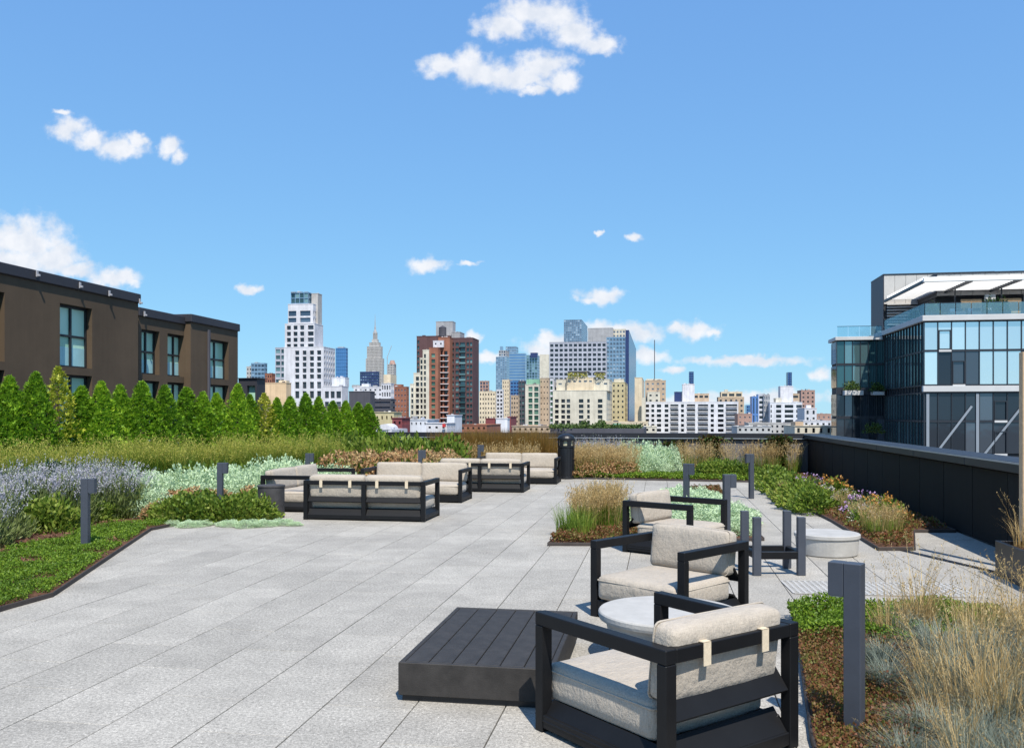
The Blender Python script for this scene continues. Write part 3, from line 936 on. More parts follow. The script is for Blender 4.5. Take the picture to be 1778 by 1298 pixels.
root = empty('parapet_wall', tuple(W(A1, 12)), -TH)
tag(root, 'tall black clad parapet wall with thick dark coping beneath the glass building', 'parapet wall')
y0, y1 = -11.5, B1 - 12
mb = MB(); mb.box(.03, .36, y0, y1, -.02, .98); mb.build('wall', M_BLACK, root)
yy = y0
pm = MB(); pm.box(0, .028, .006, 1.194, .03, .96, None, .004); panel_me = pm.mesh('panel', M_WALLDARK)
while yy < y1 - 1.2:
    link('panel', panel_me, None, root, (R.uniform(0, .003), yy, 0)); yy += 1.2
yy = y0
while yy < y1 - .1:
    ye = min(yy + 2.4, y1 - .08)
    mb2 = MB(); mb2.box(-.10, .42, yy + .004, ye - .004, .982, 1.11, None, .008); mb2.build('coping', M_CAP, root)
    yy = ye
mb = MB(); mb.box(-.112, -.1005, y0, y1 - .1, 1.085, 1.104); mb.build('edge_highlight', M_HILITE, root)  # same painted highlight along the black wall's coping

# dark planter trough against the black wall
root = empty('planter_trough', tuple(W(3.70, 8.75)), -TH); tag(root, 'long black metal planter trough filled with dry grass against the black wall', 'planter')
for s in (-1, 1):
    mb = MB(); mb.box(s * .28 - .02, s * .28 + .02, -.95, .95, 0, .36, None, .004); mb.build('side_panel', M_BLACK, root)
    mb = MB(); mb.box(-.258, .258, s * .93 - .02, s * .93 + .02, 0, .36, None, .004); mb.build('side_panel', M_BLACK, root)
mb = MB(); mb.box(-.258, .258, -.908, .908, .02, .31); mb.build('soil', M_MULCH, root)

# timber post at the edge of the wall
p = Vector((T(1776) * 9.2, 9.2, 0))
mb = MB(); mb.box(-.02, .05, -.05, .05, 0.30, 2.31, GRID, .004)
o = mb.build('timber_post', mat('pale_timber', (.52, .36, .22), .7, 0, .3, .2, 20), None, (p.x, p.y, 0))
tag(o, 'slender pale timber post rising from the black planter trough', 'post')
# ------------------------------------------------------------------ planting
def arborvitae(seed, n, m, h=2.4, R0=.46):
    g = np.random.default_rng(seed)
    t = g.uniform(0, 1, n) ** .9
    prof = np.where(t < .18, .72 + t / .18 * .28, np.clip((1 - t) / .82, 0, 1) ** .74)
    az = g.uniform(0, 6.283, n)
    ph = g.uniform(0, 6.28, 8)
    lump = 1 + .11 * np.sin(az * 3 + t * 9 + ph[0]) + .11 * np.sin(az * 5 - t * 17 + ph[1]) + .10 * np.sin(t * 31 + az * 2 + ph[2])
    r = R0 * prof * lump * np.where(g.uniform(0, 1, n) < .8, g.uniform(.72, 1.06, n), g.uniform(.15, .7, n))
    C = np.stack([np.cos(az) * r, np.sin(az) * r, .05 + t * (h - .12)], 1)
    out = np.stack([np.cos(az), np.sin(az), np.zeros(n)], 1)
    A = unit(out * g.uniform(.2, .75, n)[:, None] + np.array([0, 0, 1]) * g.uniform(.5, 1.1, n)[:, None] + g.normal(size=(n, 3)) * .22)
    tang = np.stack([-np.sin(az), np.cos(az), np.zeros(n)], 1)
    S = unit(tang + g.normal(size=(n, 3)) * .55)
    L = g.uniform(.04, .105, n) * (1 - .25 * t)
    sets = []
    for an, sc in ((0, 1), (.6, .8), (-.6, .8)):
        A2 = unit(A * math.cos(an) + S * math.sin(an))
        sets.append(kites(C, A2, S, L * sc, L * .36, .08))
    V, F = merge(*sets)
    # each spray is one island of three overlapping fans
    return npmesh('crown', V, F, m)
def trunk_mesh(h, r):
    mb = MB(); mb.lathe([(r, 0), (r * .85, h * .3), (r * .5, h * .7), (r * .12, h)], 8); return mb.mesh('trunk', M_BARK)
TRK = trunk_mesh(2.0, .05)
ARB = [arborvitae(100 + i, 4600, L_ARB) for i in range(5)]
ARBY = arborvitae(120, 2000, L_ARBY)
tips = [(-60, 655), (-22, 648), (17, 655), (62, 648), (101, 638), (142, 672), (176, 664), (209, 670), (247, 664), (286, 670), (324, 674), (352, 682), (376, 684), (413, 668), (434, 686), (459, 684), (481, 692), (504, 690), (531, 684), (553, 690), (578, 697), (600, 697), (622, 700), (640, 702)]
for i, (px, py) in enumerate(tips):
    tx = T(px); s = (tx * 17 + 10) / (5.7 - 9.5 * tx)
    x, y = -10 + 5.7 * s, 17 + 9.5 * s
    y += R.uniform(-.25, .25); x = tx * y
    h = ZZ(py, y)
    yel = px in (101, 459)
    root = empty('arborvitae_tree', (x, y, .03), R.uniform(0, 6.28))
    lb = {101: 'yellowing arborvitae tree taller than its neighbours in front of the brown building',
          459: 'thin yellowing arborvitae tree in the hedge below the peach building'}.get(px)
    if px == 413: lb = 'broad pointed arborvitae tree at the corner of the brown building'
    if px == 640: lb = 'last green arborvitae tree at the end of the hedge'
    ordn = ['first', 'second', 'third', 'fourth', 'fifth', 'sixth', 'seventh', 'eighth', 'ninth', 'tenth', 'eleventh', 'twelfth', 'thirteenth', 'fourteenth', 'fifteenth', 'sixteenth', 'seventeenth', 'eighteenth', 'nineteenth', 'twentieth']
    k_ = len(tips) - i - 1
    gap = i - 4
    if px > 640 or i == 0: pass
    if not lb: lb = ('green arborvitae tree in the hedge, %s before the tall yellowing one' % ordn[3 - i]) if i < 4 else ('pointed green arborvitae tree, %s counting back from the far end of the hedge' % ordn[k_]) if i > 13 else ('pointed green arborvitae tree, %s past the tall yellowing one' % ordn[i - 5])
    tag(root, lb or 'x', 'tree', 'arborvitae trees in the hedge row')
    sc = h / 2.36
    w = R.uniform(1.22, 1.5) if y < 21 else R.uniform(1.08, 1.28)
    link('crown', ARBY if yel else ARB[i % 5], None, root, (0, 0, 0), None, (w, w, sc))
    link('trunk', TRK, None, root, (0, 0, 0), None, (1, 1, sc))

def put(name, meshes, label, cat, group, x, y, sc=1.0, scz=None, z=.03, rz=None):
    """one plant: meshes = [(part name, mesh), ...]"""
    root = empty(name, (x, y, z), R.uniform(0, 6.28) if rz is None else rz)
    tag(root, label, cat, group, 'thing')
    for nm, me in meshes:
        o = link(nm, me, None, root, (0, 0, 0), None, (sc, sc, scz or sc))
        if nm in ('flower_heads', 'flower_spikes', 'seed_heads'): o['kind'] = 'stuff'
    return root
def plant(name, me, label, cat, group, x, y, sc=1.0, scz=None, z=.03):
    o = link(name, me, None, None, (x, y, z), (0, 0, R.uniform(0, 6.28)), (sc, sc, scz or sc))
    return tag(o, label, cat, group, 'thing')

# mesh stock
LAV = [(('foliage', shrub_mesh(200 + i, 1300, .42, .56, .12, .026, L_LAV, 1.2)), ('flower_spikes', plume_mesh(210 + i, 80, .24, .86, .34, .015, L_LAVF, (.1, .75), .75, 'flower_spikes', 10, .030))) for i in range(3)]
TALL = [(('blades', grass_mesh(220 + i, 800, .30, .98, .015, L_GGRN, (.15, .7), .55)), ('seed_heads', plume_mesh(230 + i, 120, .26, 1.14, .30, .012, L_GTOP, (.1, .5), .55, 'seed_heads', 9, .05))) for i in range(3)]
RUST = [(('blades', grass_mesh(240 + i, 800, .32, 1.0, .013, L_RUST, (.05, .4), .4)),) for i in range(2)]
GOLD = [(('blades', grass_mesh(250 + i, 200, .16, .42, .009, L_GGRN, (.2, .9), .6)), ('seed_heads', plume_mesh(260 + i, 90, .16, .62, .30, .009, L_GOLD, (.1, .7), .55, 'seed_heads', 9, .035))) for i in range(3)]
FESC = [grass_mesh(270 + i, 620, .09, .30, .0055, L_BLUE, (.3, 1.3), .85) for i in range(3)]
DRYG = [(('blades', grass_mesh(280 + i, 110, .12, .50, .0055, L_GOLD, (.1, .9), .75)), ('seed_heads', plume_mesh(285 + i, 20, .12, .74, .20, .006, L_GOLD, (.05, .8), .7, 'seed_heads', 11, .022))) for i in range(3)]
MINT = [shrub_mesh(300 + i, 5200, .55, .55, .048, .030, L_MINT, .1, .18) for i in range(3)]
SHR = [shrub_mesh(310 + i, 1700, .50, .50, .09, .055, L_GREEN, .5, .22) for i in range(3)]
DSH = [shrub_mesh(320 + i, 1600, .50, .55, .095, .06, L_DARK, .5, .22) for i in range(2)]
def flowered(seed, m, nfl=120, L=.07, mleaf=None):
    g = np.random.default_rng(seed)
    a = shrub_mesh(seed, 900, .42, .42, .09, .045, mleaf or L_GREEN, .5)
    d = rdir(nfl, g); d[:, 2] = np.abs(d[:, 2]) * .9 + .15; d = unit(d)
    C0 = d * g.uniform(.40, .52, nfl)[:, None]
    k = 7
    C = np.repeat(C0, k, 0) + g.normal(size=(nfl * k, 3)) * .022
    A = unit(np.repeat(d, k, 0) * .4 + g.normal(size=(nfl * k, 3)) * .6)
    V, F = kites(C, A, rdir(nfl * k, g), np.full(nfl * k, L), np.full(nfl * k, L * .6))
    return (('foliage', a), ('flower_heads', npmesh('flower_heads', V, F, m)))
BRN = [flowered(330 + i, L_BROWNF, 150) for i in range(2)]

# back row of tall tan grass in front of the hedge
for i in range(26):
    s = i / 25
    x, y = -9.3 + 4.1 * s + R.uniform(-.15, .15), 14.6 + 5.9 * s + R.uniform(-.2, .2)
    put('grass_clump', TALL[i % 3], 'tall ornamental grass clump with tan plumes in front of the hedge', 'grass clump', 'tall tan grasses in front of the hedge', x, y, R.uniform(.9, 1.12), R.uniform(.82, 1.10))
for i in range(14):
    s = i / 13
    x, y = -9.6 + 5.0 * s + R.uniform(-.15, .15), 15.6 + 6.0 * s + R.uniform(-.2, .2)
    put('grass_clump', TALL[(i + 1) % 3], 'tall ornamental grass clump with tan plumes in front of the hedge', 'grass clump', 'tall tan grasses in front of the hedge', x, y, R.uniform(.9, 1.1))
# dark shrubs between grass and lavender
for (px, y, sc) in [(-10, 13.9, 1.1), (22, 13.9, 1.15), (60, 14.4, 1.1), (98, 14.6, 1.35), (140, 15.1, 1.2), (182, 15.4, 1.1), (228, 15.9, 1.0), (335, 17.4, 1.2), (365, 18.2, 1.15), (395, 18.8, 1.2), (420, 19.2, 1.2), (250, 16.6, .95)]:
    plant('shrub', DSH[R.randrange(2)] if px < 200 else SHR[R.randrange(3)], 'dark green leafy shrub between the tall grasses and the lavender' if px < 200 else 'mid green leafy shrub between the tall grasses and the mint mounds', 'shrub',
          'dark shrubs behind the lavender' if px < 200 else 'green shrubs behind the mint mounds', T(px) * y, y, sc)
# lavender
for i, (px, y, sc) in enumerate([(-40, 12.0, 1.0), (-8, 11.3, 1.0), (12, 12.6, 1.05), (50, 12.5, 1.05), (90, 12.8, 1.1), (30, 13.3, 1.1), (70, 13.4, 1.15), (112, 13.5, 1.15), (150, 14.0, 1.15), (128, 13.1, 1.0), (-25, 13.0, 1.1), (175, 14.3, 1.0), (-30, 10.6, .85),
                                 (168, 13.7, 1.0), (195, 13.8, 1.05), (222, 13.9, 1.0), (205, 14.4, 1.05), (185, 14.6, 1.05)]):
    put('lavender', LAV[i % 3], 'bushy lavender clump with grey purple spikes behind the green groundcover', 'lavender', 'lavender clumps by the bollard light', T(px) * y, y, sc)
for i, (px, y, sc) in enumerate([(70, 12.3, 1.1), (88, 12.25, 1.15), (122, 12.9, .9), (40, 12.4, .8), (158, 13.3, .9), (205, 13.7, .7)]):
    plant('shrub', SHR[i % 3], 'small yellow green shrub growing at the foot of the lavender', 'shrub', 'small shrubs at the foot of the lavender', T(px) * y, y, sc * .75)
# the lavender and shrubs carry on beyond the frame
for i, (x, y, sc) in enumerate([(-8.4, 11.2, 1.05), (-8.9, 12.4, 1.1), (-8.2, 9.8, 1.0), (-9.6, 11.4, 1.1), (-9.2, 13.3, 1.1), (-9.0, 10.2, 1.0), (-7.4, 9.0, .9), (-10.2, 12.6, 1.1)]):
    put('lavender', LAV[i % 3], 'bushy lavender clump with grey purple spikes behind the green groundcover', 'lavender', 'lavender clumps by the bollard light', x, y, sc)
# mint mounds
for i, (px, y, sc) in enumerate([(250, 14.8, 1.0), (275, 15.3, 1.1), (300, 15.0, .95), (240, 14.1, .75), (262, 14.0, .7), (330, 15.5, 1.05), (360, 15.8, 1.05), (395, 16.2, 1.1), (430, 16.4, 1.1), (462, 16.9, 1.15), (495, 17.4, 1.15), (520, 17.8, 1.1), (345, 15.0, .8),
                                 (415, 15.6, .9), (445, 16.0, .85), (550, 18.6, .95), (585, 18.9, .85), (480, 17.9, 1.15)]):
    plant('mint_mound', MINT[i % 3], 'pale silver mint groundcover mound beneath the hedge behind the sofas', 'groundcover', 'pale mint mounds behind the sofas', T(px) * y, y, sc, sc * R.uniform(.95, 1.2))
for i, (px, y, sc) in enumerate([(302, 13.0, .30), (330, 12.85, .36), (352, 13.0, .30), (398, 12.95, .34), (430, 12.85, .40), (460, 12.95, .36), (490, 13.1, .34), (512, 13.0, .22)]):
    plant('mint_mound', MINT[i % 3], 'low pale mint mound spilling over the paving below the green shrubs', 'groundcover', 'pale mint mounds spilling over the paving', T(px) * y, y, sc, sc * .45, .01)
# low shrubs in front of the mint (bronze tops)
for i, (px, y, sc) in enumerate([(300, 13.4, .75), (335, 13.45, .85), (368, 13.5, .8), (405, 13.5, .8), (438, 13.6, .8), (320, 13.9, .8), (355, 14.2, .85), (420, 14.2, .8), (440, 14.4, .8)]):
    plant('shrub', SHR[i % 3], 'low olive green shrub along the paving edge below the mint mounds', 'shrub', 'low green shrubs along the paving edge', T(px) * y, y, sc, sc * .85)
for i, (px, y, sc) in enumerate([(292, 14.2, .7), (315, 14.5, .75), (345, 14.8, .75), (375, 14.9, .7), (440, 15.0, .75), (272, 13.6, .5)]):
    put('flowering_shrub', BRN[i % 2], 'low shrub with dried brown flower heads in front of the mint mounds', 'shrub', 'brown flowering shrubs in front of the mint mounds', T(px) * y, y, sc)
# orange dried flowers and shrubs behind the sofas
for i in range(15):
    px = 585 + i * 13.5
    y = 20.6 + (i % 3) * .55
    put('flowering_shrub', BRN[i % 2], 'shrub of dried orange flower heads behind the sofas below the dark coping', 'shrub', 'orange dried flowering shrubs behind the sofas', T(px) * y, y, R.uniform(1.05, 1.3), R.uniform(1.25, 1.5))
for i in range(10):
    px = 560 + i * 24
    y = 22.5 + (i % 3) * .6
    plant('shrub', SHR[i % 3], 'bushy green shrub at the end of the hedge below the far coping', 'shrub', 'green shrubs below the far coping', T(px) * y, y, R.uniform(1.35, 1.6), R.uniform(1.8, 2.05))
# rust coloured upright grass in front of the far parapet
for i in range(24):
    px = 768 + (i % 12) * 16 + R.uniform(-4, 4)
    y = 23.4 + (i // 12) * .9 + R.uniform(-.2, .2)
    put('grass_clump', RUST[i % 2], 'tall rust coloured grass clump standing against the far parapet', 'grass clump', 'rust coloured grasses against the far parapet', T(px) * y, y, R.uniform(1.1, 1.25), R.uniform(1.12, 1.28))
for i in range(13):
    px = 760 + i * 13.5
    y = 22.6 + (i % 2) * .35
    put('grass_clump', GOLD[i % 3], 'short dry golden grass clump behind the far sofas', 'grass clump', 'short golden grasses behind the far sofas', T(px) * y, y, R.uniform(1.15, 1.4), R.uniform(1.35, 1.6))
# mixed dry bed right of the bin
for i in range(20):
    px = 990 + (i % 10) * 11.5 + R.uniform(-3, 3)
    y = 22.9 + (i // 10) * .8 + R.uniform(-.15, .15)
    put('grass_clump', GOLD[i % 3], 'dry golden grass clump in the bed beside the black bin', 'grass clump', 'golden grasses beside the bin', T(px) * y, y, R.uniform(1.1, 1.35), R.uniform(1.2, 1.55))
for i in range(7):
    px = 996 + i * 13
    y = 24.3 + R.uniform(-.2, .2)
    put('russian_sage', LAV[i % 3], 'hazy grey purple sage clump behind the golden grass beside the bin', 'sage', 'grey purple sage beside the bin', T(px) * y, y, R.uniform(1.0, 1.15), 1.2)
for i in range(8):
    px = 1000 + i * 13
    y = 22.75
    put('flowering_shrub', BRN[i % 2], 'low orange brown flowering shrub at the front of the bed by the bin', 'shrub', 'orange brown shrubs by the bin', T(px) * y, y, .72, .8)
# pale mint tuft, greenery and climbers along the far wall
for i, (px, y, sc, sz) in enumerate([(1085, 24.3, .9, 1.5), (1112, 24.2, 1.0, 1.6), (1140, 24.3, 1.0, 1.5), (1163, 24.2, .8, 1.35), (1100, 23.6, .8, 1.2), (1130, 23.5, .8, 1.15)]):
    plant('mint_mound', MINT[i % 3], 'tall pale mint mound in front of the far grey parapet', 'groundcover', 'pale mint mounds at the far parapet', T(px) * y, y, sc, sz)
def climber(seed, h, w, mleaf):
    g = np.random.default_rng(seed)
    n = 1500
    t = g.uniform(0, 1, n)
    x = g.normal(0, .5, n) * w * (.65 + .5 * np.sin(t * 7 + seed) * .4)
    C = np.stack([x, -g.uniform(0, .18, n), t * h], 1)
    A = unit(np.stack([g.normal(0, .5, n), -g.uniform(.2, 1, n), g.normal(-.1, .5, n)], 1))
    V, F = kites(C, A, rdir(n, g), g.uniform(.07, .14, n), g.uniform(.05, .085, n), .05)
    return npmesh('foliage', V, F, mleaf)
L_CLIMB = leaf_mat('climber_leaf', [(.020, .05, .012), (.05, .10, .02), (.13, .07, .025), (.09, .14, .025)], .3, .5, 3)
for (px, h, w, lb) in [(1168, .85, .6, 'green climber spilling against the far wall beside the mint mounds'), (1232, 1.02, .42, 'green and red climber column on the far wall behind the white balcony block'), (1340, 1.02, .42, 'green and red climber column on the far wall beside the black wall corner')]:
    a, b = AB(T(px) * 26.2, 26.2)
    q = W(T(px) * 26.2 * cT - 26.2 * sT, B1 - .03)
    root = empty('climbing_plant', (q.x, q.y, .02), -TH); tag(root, lb, 'climber', 'climbers on the far wall')
    link('foliage', climber(int(px), h, w, L_CLIMB), None, root)
    mb = MB(); mb.tube((0, -.05, 0), (.05, -.05, h * .9), .014, 6); mb.build('stem', M_BARK, root)
for i in range(16):
    px = 1190 + i * 12.5
    y = 24.2 + (i % 2) * .5
    a, b = AB(T(px) * y, y)
    if b > B1 - .3: y = 24.3
    if i % 3 == 0 or i % 5 == 1:
        put('grass_clump', GOLD[i % 3], 'pale feathery grass clump in front of the far wall near the black corner', 'grass clump', 'pale grasses near the black corner', T(px) * y, y, 1.25, 1.45)
for i, (px, y, sc) in enumerate([(1225, 22.6, .8), (1250, 22.4, .9), (1275, 22.3, .9), (1300, 22.0, .8), (1240, 23.2, .9), (1268, 23.1, .9), (1345, 20.5, .9), (1352, 19.0, .9), (1365, 18.0, .9), (1375, 17.0, .9), (1385, 16.0, .85), (1398, 15.2, .85), (1412, 14.6, .8)]):
    plant('shrub', SHR[i % 3], 'low green shrub with reddish patches between the bollards and the black wall', 'shrub', 'low green shrubs by the black wall', T(px) * y, y, sc, sc * .9)
# bright flower clumps along the black wall
def flower_clump(seed):
    a = flowered(seed, L_PURP, 60, .05, L_LAV)
    b = flowered(seed + 1, L_ORNG, 50, .06)
    c = flowered(seed + 2, L_WHITE, 40, .045)
    return a, b, c
fa, fb_, fc = flower_clump(360)
for (px, py, Y, me, lb, sc) in [(1408, 0, 17.4, fa, 'purple flower clump at the foot of the black wall, farther of two', .85), (1445, 0, 17.0, fb_, 'orange flower clump at the foot of the black wall, farther of two', .85), (1432, 0, 15.9, fc, 'cream flower clump in front of the farther purple and orange flowers', .65),
                                (1505, 0, 13.7, fa, 'purple flower clump at the foot of the black wall, closer of two', .8), (1536, 0, 13.3, fb_, 'orange flower clump at the foot of the black wall, closer of two', .8), (1508, 0, 12.7, fc, 'cream flower clump in front of the closer purple and orange flowers', .6),
                                (1472, 0, 15.4, fc, 'cream flower clump between the two purple flower clumps', .6)]:
    put('flower_clump', me, lb, 'flowers', 'flower clumps along the black wall', T(px) * Y, Y, sc)
for i, (px, Y, sc) in enumerate([(1462, 14.5, .6), (1512, 11.8, .75), (1530, 11.5, .75), (1552, 11.7, .7), (1490, 13.0, .6), (1368, 16.6, .6)]):
    put('grass_clump', GOLD[i % 3], 'golden grass clump in the flower bed along the black wall', 'grass clump', 'golden grasses along the black wall', T(px) * Y, Y, sc, sc * 1.05)
# grass in the planter trough
for i in range(7):
    q = W(3.70 + R.uniform(-.08, .08), 8.0 + i * .26, .31)
    put('grass_clump', DRYG[i % 3], 'dry golden grass clump growing in the black planter trough', 'grass clump', 'grass in the planter trough', q.x, q.y, .8, .8, .31)
# small middle bed
for i in range(12):
    q = (R.uniform(.95, 1.5), R.uniform(12.0, 13.6))
    px = 0
    put('grass_clump', GOLD[i % 3], 'pale upright golden grass clump in the small bed beside the side-on armchair', 'grass clump', 'golden grasses in the small bed', q[0] + (q[1] - 12) * .12, q[1], .95, 1.05)
for (x, y) in ((.78, 11.9), (.92, 11.6), (.98, 12.3)):
    me = GOLD[0][0][1]
    plant('grass_tuft', me, 'green arching grass tuft at the corner of the small bed', 'grass clump', 'green tufts at the corner of the small bed', x, y, 1.1, 1.15)
for i, (x, y, sc) in enumerate([(2.3, 13.0, .8), (2.7, 13.3, .8), (3.1, 13.5, .85), (2.5, 14.2, .8), (2.95, 14.6, .85), (3.3, 14.4, .8), (2.2, 12.2, .7), (2.65, 12.4, .7), (3.1, 12.6, .75), (3.4, 13.2, .7), (3.35, 15.6, .8), (3.0, 15.8, .8), (2.0, 13.6, .75), (3.0, 11.9, .6)]):
    plant('mint_mound', MINT[i % 3], 'mint green mound in the bed behind the side-on armchair', 'groundcover', 'mint mounds behind the side-on armchair', x, y, sc, sc * .75)

# ground covers: nobody could count these
def cover(name, poly, n, L, Wd, m, seed, zc=.03, hmax=.07, up=.8, label=None, keep=None):
    pts = scatter(poly, n, seed)
    g = np.random.default_rng(seed)
    bump = .5 + .5 * np.sin(pts[:, 0] * 7.3 + 1.3 * np.sin(pts[:, 1] * 5.1)) * np.sin(pts[:, 1] * 6.1 + np.sin(pts[:, 0] * 4.7))
    if keep is not None:
        k = keep(pts[:, 0], pts[:, 1]) > g.uniform(0, 1, n)
        pts, bump = pts[k], bump[k]
    k = len(pts)
    z = zc + g.uniform(0, 1, k) ** .6 * hmax * (.45 + .75 * bump)
    C = np.stack([pts[:, 0], pts[:, 1], z], 1)
    A = unit(g.normal(size=(k, 3)) * .8 + np.array([0, 0, up]))
    V, F = kites(C, A, rdir(k, g), g.uniform(.6, 1.3, k) * L, g.uniform(.7, 1.2, k) * Wd, .08)
    o = link(name, npmesh(name, V, F, m))
    return tag(o, label, kind='stuff')
GC_L = [(-4.25, 6.0), (-4.32, 7.33), (-4.20, 7.9), (-5.20, 12.45), (-5.1, 13.1), (-5.7, 13.0), (-6.0, 12.4), (-5.9, 11.3), (-6.1, 10.6), (-5.9, 9.8), (-5.7, 8.7), (-6.3, 7.5), (-6.3, 6)]
def keepL(x, y):
    f = np.sin(x * 5.1 + np.sin(y * 3.3) * 1.2) * np.sin(y * 4.2 + np.sin(x * 2.7)) + .25 * np.sin(x * 13) * np.sin(y * 15)
    edge = np.clip((x + 6.15) * 3.5, 0, 1) * np.where((y > 9.3) & (x < -5.55 - .12 * (y - 9.3)), .12, 1)
    return np.where(f > -.62, 1.0, .08) * np.where(edge < .35, .35 + .65 * (f > .1), 1)
cover('green_groundcover', GC_L, 80000, .024, .017, L_SEDUM, 41, .03, .07, .7, 'low bright green groundcover along the paving edge', keepL)
cover('mulch_chips', [(-4.3, 6.0), (-4.4, 7.9), (-5.3, 12.6), (-5.3, 13.2), (-8.8, 13.2), (-7.6, 6.5)], 9000, .05, .022, M_CHIP, 42, .032, .015, .0, 'bark mulch chips between lavender and groundcover')
GC_F1 = [(2.28, 7.1), (3.15, 7.05), (3.3, 6.3), (3.0, 5.6), (2.6, 4.9), (2.1, 4.2), (1.95, 3.7), (1.36, 3.75), (1.5, 4.3)]
cover('red_green_sedum', GC_F1, 38000, .019, .015, L_REDS, 43, .03, .10, .8, 'red and green sedum carpet behind the closest armchair')
cover('green_sedum', [(2.25, 7.12), (3.9, 7.0), (3.6, 6.3), (2.9, 5.9), (2.3, 6.0), (2.05, 6.2)], 26000, .024, .018, L_SEDUM, 44, .05, .13, .8, 'bright green sedum edge along the paving', lambda x, y: np.clip((y - 5.95 + .25 * np.sin(x * 9) * np.sin(y * 7)) / .55, 0, 1))
cover('bark_chips', [(1.2, 2.9), (1.54, 4.4), (2.2, 6.6), (4.5, 6.8), (5.4, 4.0), (5.2, 2.7)], 14000, .035, .015, M_CHIP, 45, .032, .015, .0, 'orange brown bark chips under the dry grass')
cover('red_sedum', [(.48, 11.02), (1.0, 11.0), (2.2, 11.2), (2.2, 12.0), (1.3, 12.2), (.7, 12.1)], 12000, .03, .024, L_REDS, 46, .03, .11, .8, 'red brown sedum at the corner of the small bed')
cover('olive_sedum', [(3.9, 19.1), (4.5, 18.95), (4.0, 16.4), (3.2, 15.2), (2.6, 15.3), (2.95, 16.2)], 9000, .04, .03, L_REDS, 47, .03, .10, .8, 'olive and rust sedum at the far end of the small bed')
cover('far_green_groundcover', [w2(-2.0, 22.5), w2(.5, 22.25), w2(2.3, 22.1), w2(2.3, 23.2), w2(-2.0, 23.3)], 12000, .05, .035, L_SEDUM, 48, .03, .13, .8, 'low green groundcover strip along the far bed')
cover('wall_bed_sedum', [w2(2.65, 11.3), w2(3.05, 11.4), w2(3.5, 13.1), w2(4.0, 13.2), w2(4.0, 24), w2(2.5, 24), w2(2.5, 17.5), w2(2.65, 14)], 26000, .04, .03, L_REDS, 49, .03, .10, .8, 'red and green sedum along the foot of the black wall')

# front bed: blue fescue and dry grasses
FES = [(2.62, 5.05, 1.2), (2.95, 5.2, 1.15), (3.3, 5.15, 1.15), (2.75, 5.6, 1.2), (3.15, 5.7, 1.1), (3.55, 5.6, 1.1), (2.55, 4.45, 1.15), (2.9, 4.6, 1.2), (3.05, 4.15, 1.1), (2.3, 4.2, .95), (2.65, 3.95, 1.0), (3.4, 4.6, 1.2), (2.15, 3.75, 1.0), (2.5, 3.6, 1.1), (3.6, 6.0, 1.1), (3.85, 5.5, 1.1), (1.9, 3.6, .9), (2.3, 4.75, .8), (2.05, 4.3, .8), (2.2, 5.1, .85), (2.35, 5.55, .8), (2.8, 6.2, .9), (3.5, 5.2, 1.1), (1.8, 4.0, .7), (3.0, 6.5, .8), (2.2, 3.4, 1.0), (2.45, 3.9, 1.0), (2.75, 4.3, 1.1), (2.5, 4.95, 1.0), (2.1, 4.0, .9)]
for i, (x, y, sc) in enumerate(FES):
    plant('blue_fescue', FESC[i % 3], 'round blue grey fescue tuft in the bed beside the tall bollard light', 'fescue', 'blue fescue tufts beside the tall bollard', x, y, sc)
for i in range(17):
    x, y = R.uniform(2.35, 4.3), R.uniform(3.9, 6.5)
    if y < 4.6 and x > 2.9: y += 1.2
    if x < 2.6 and y > 5.4: x += 1.0
    put('dry_grass_clump', DRYG[i % 3], 'dry golden grass clump with long seed stems beside the tall bollard light', 'grass clump', 'dry golden grasses beside the tall bollard', x, y, R.uniform(.75, 1.05))
for i, (x, y, sc) in enumerate([(3.0, 6.4, .8), (3.3, 6.3, .85), (3.7, 6.4, .85), (4.0, 6.4, .9), (3.2, 6.0, .85), (3.75, 6.0, .9), (4.2, 6.3, .9), (1.72, 3.62, .55), (1.95, 3.75, .6), (2.15, 3.6, .6), (2.1, 4.1, .7), (2.3, 3.7, .75), (2.45, 4.3, .85), (2.6, 4.7, .9), (2.4, 5.0, .8), (2.75, 5.3, .9), (2.2, 4.6, .7), (2.9, 4.9, .95), (2.65, 3.6, .8)]):
    put('dry_grass_clump', DRYG[i % 3], 'dry golden grass clump with long seed stems beside the tall bollard light', 'grass clump', 'dry golden grasses beside the tall bollard', x, y, sc)
# ------------------------------------------------------------------ buildings
V3 = Vector
VA = V3((cT, -sT, 0)); UA = V3((sT, cT, 0)); ZA = V3((0, 0, 1))
PANE = MB().box(-.5, .5, -.02, .0, -.5, .5).mesh('window', None)
PANES = {}
def pane_mesh(m):
    if m.name not in PANES:
        me = PANE.copy(); me.name = 'window'; me.materials.append(m); PANES[m.name] = me
    return PANES[m.name]

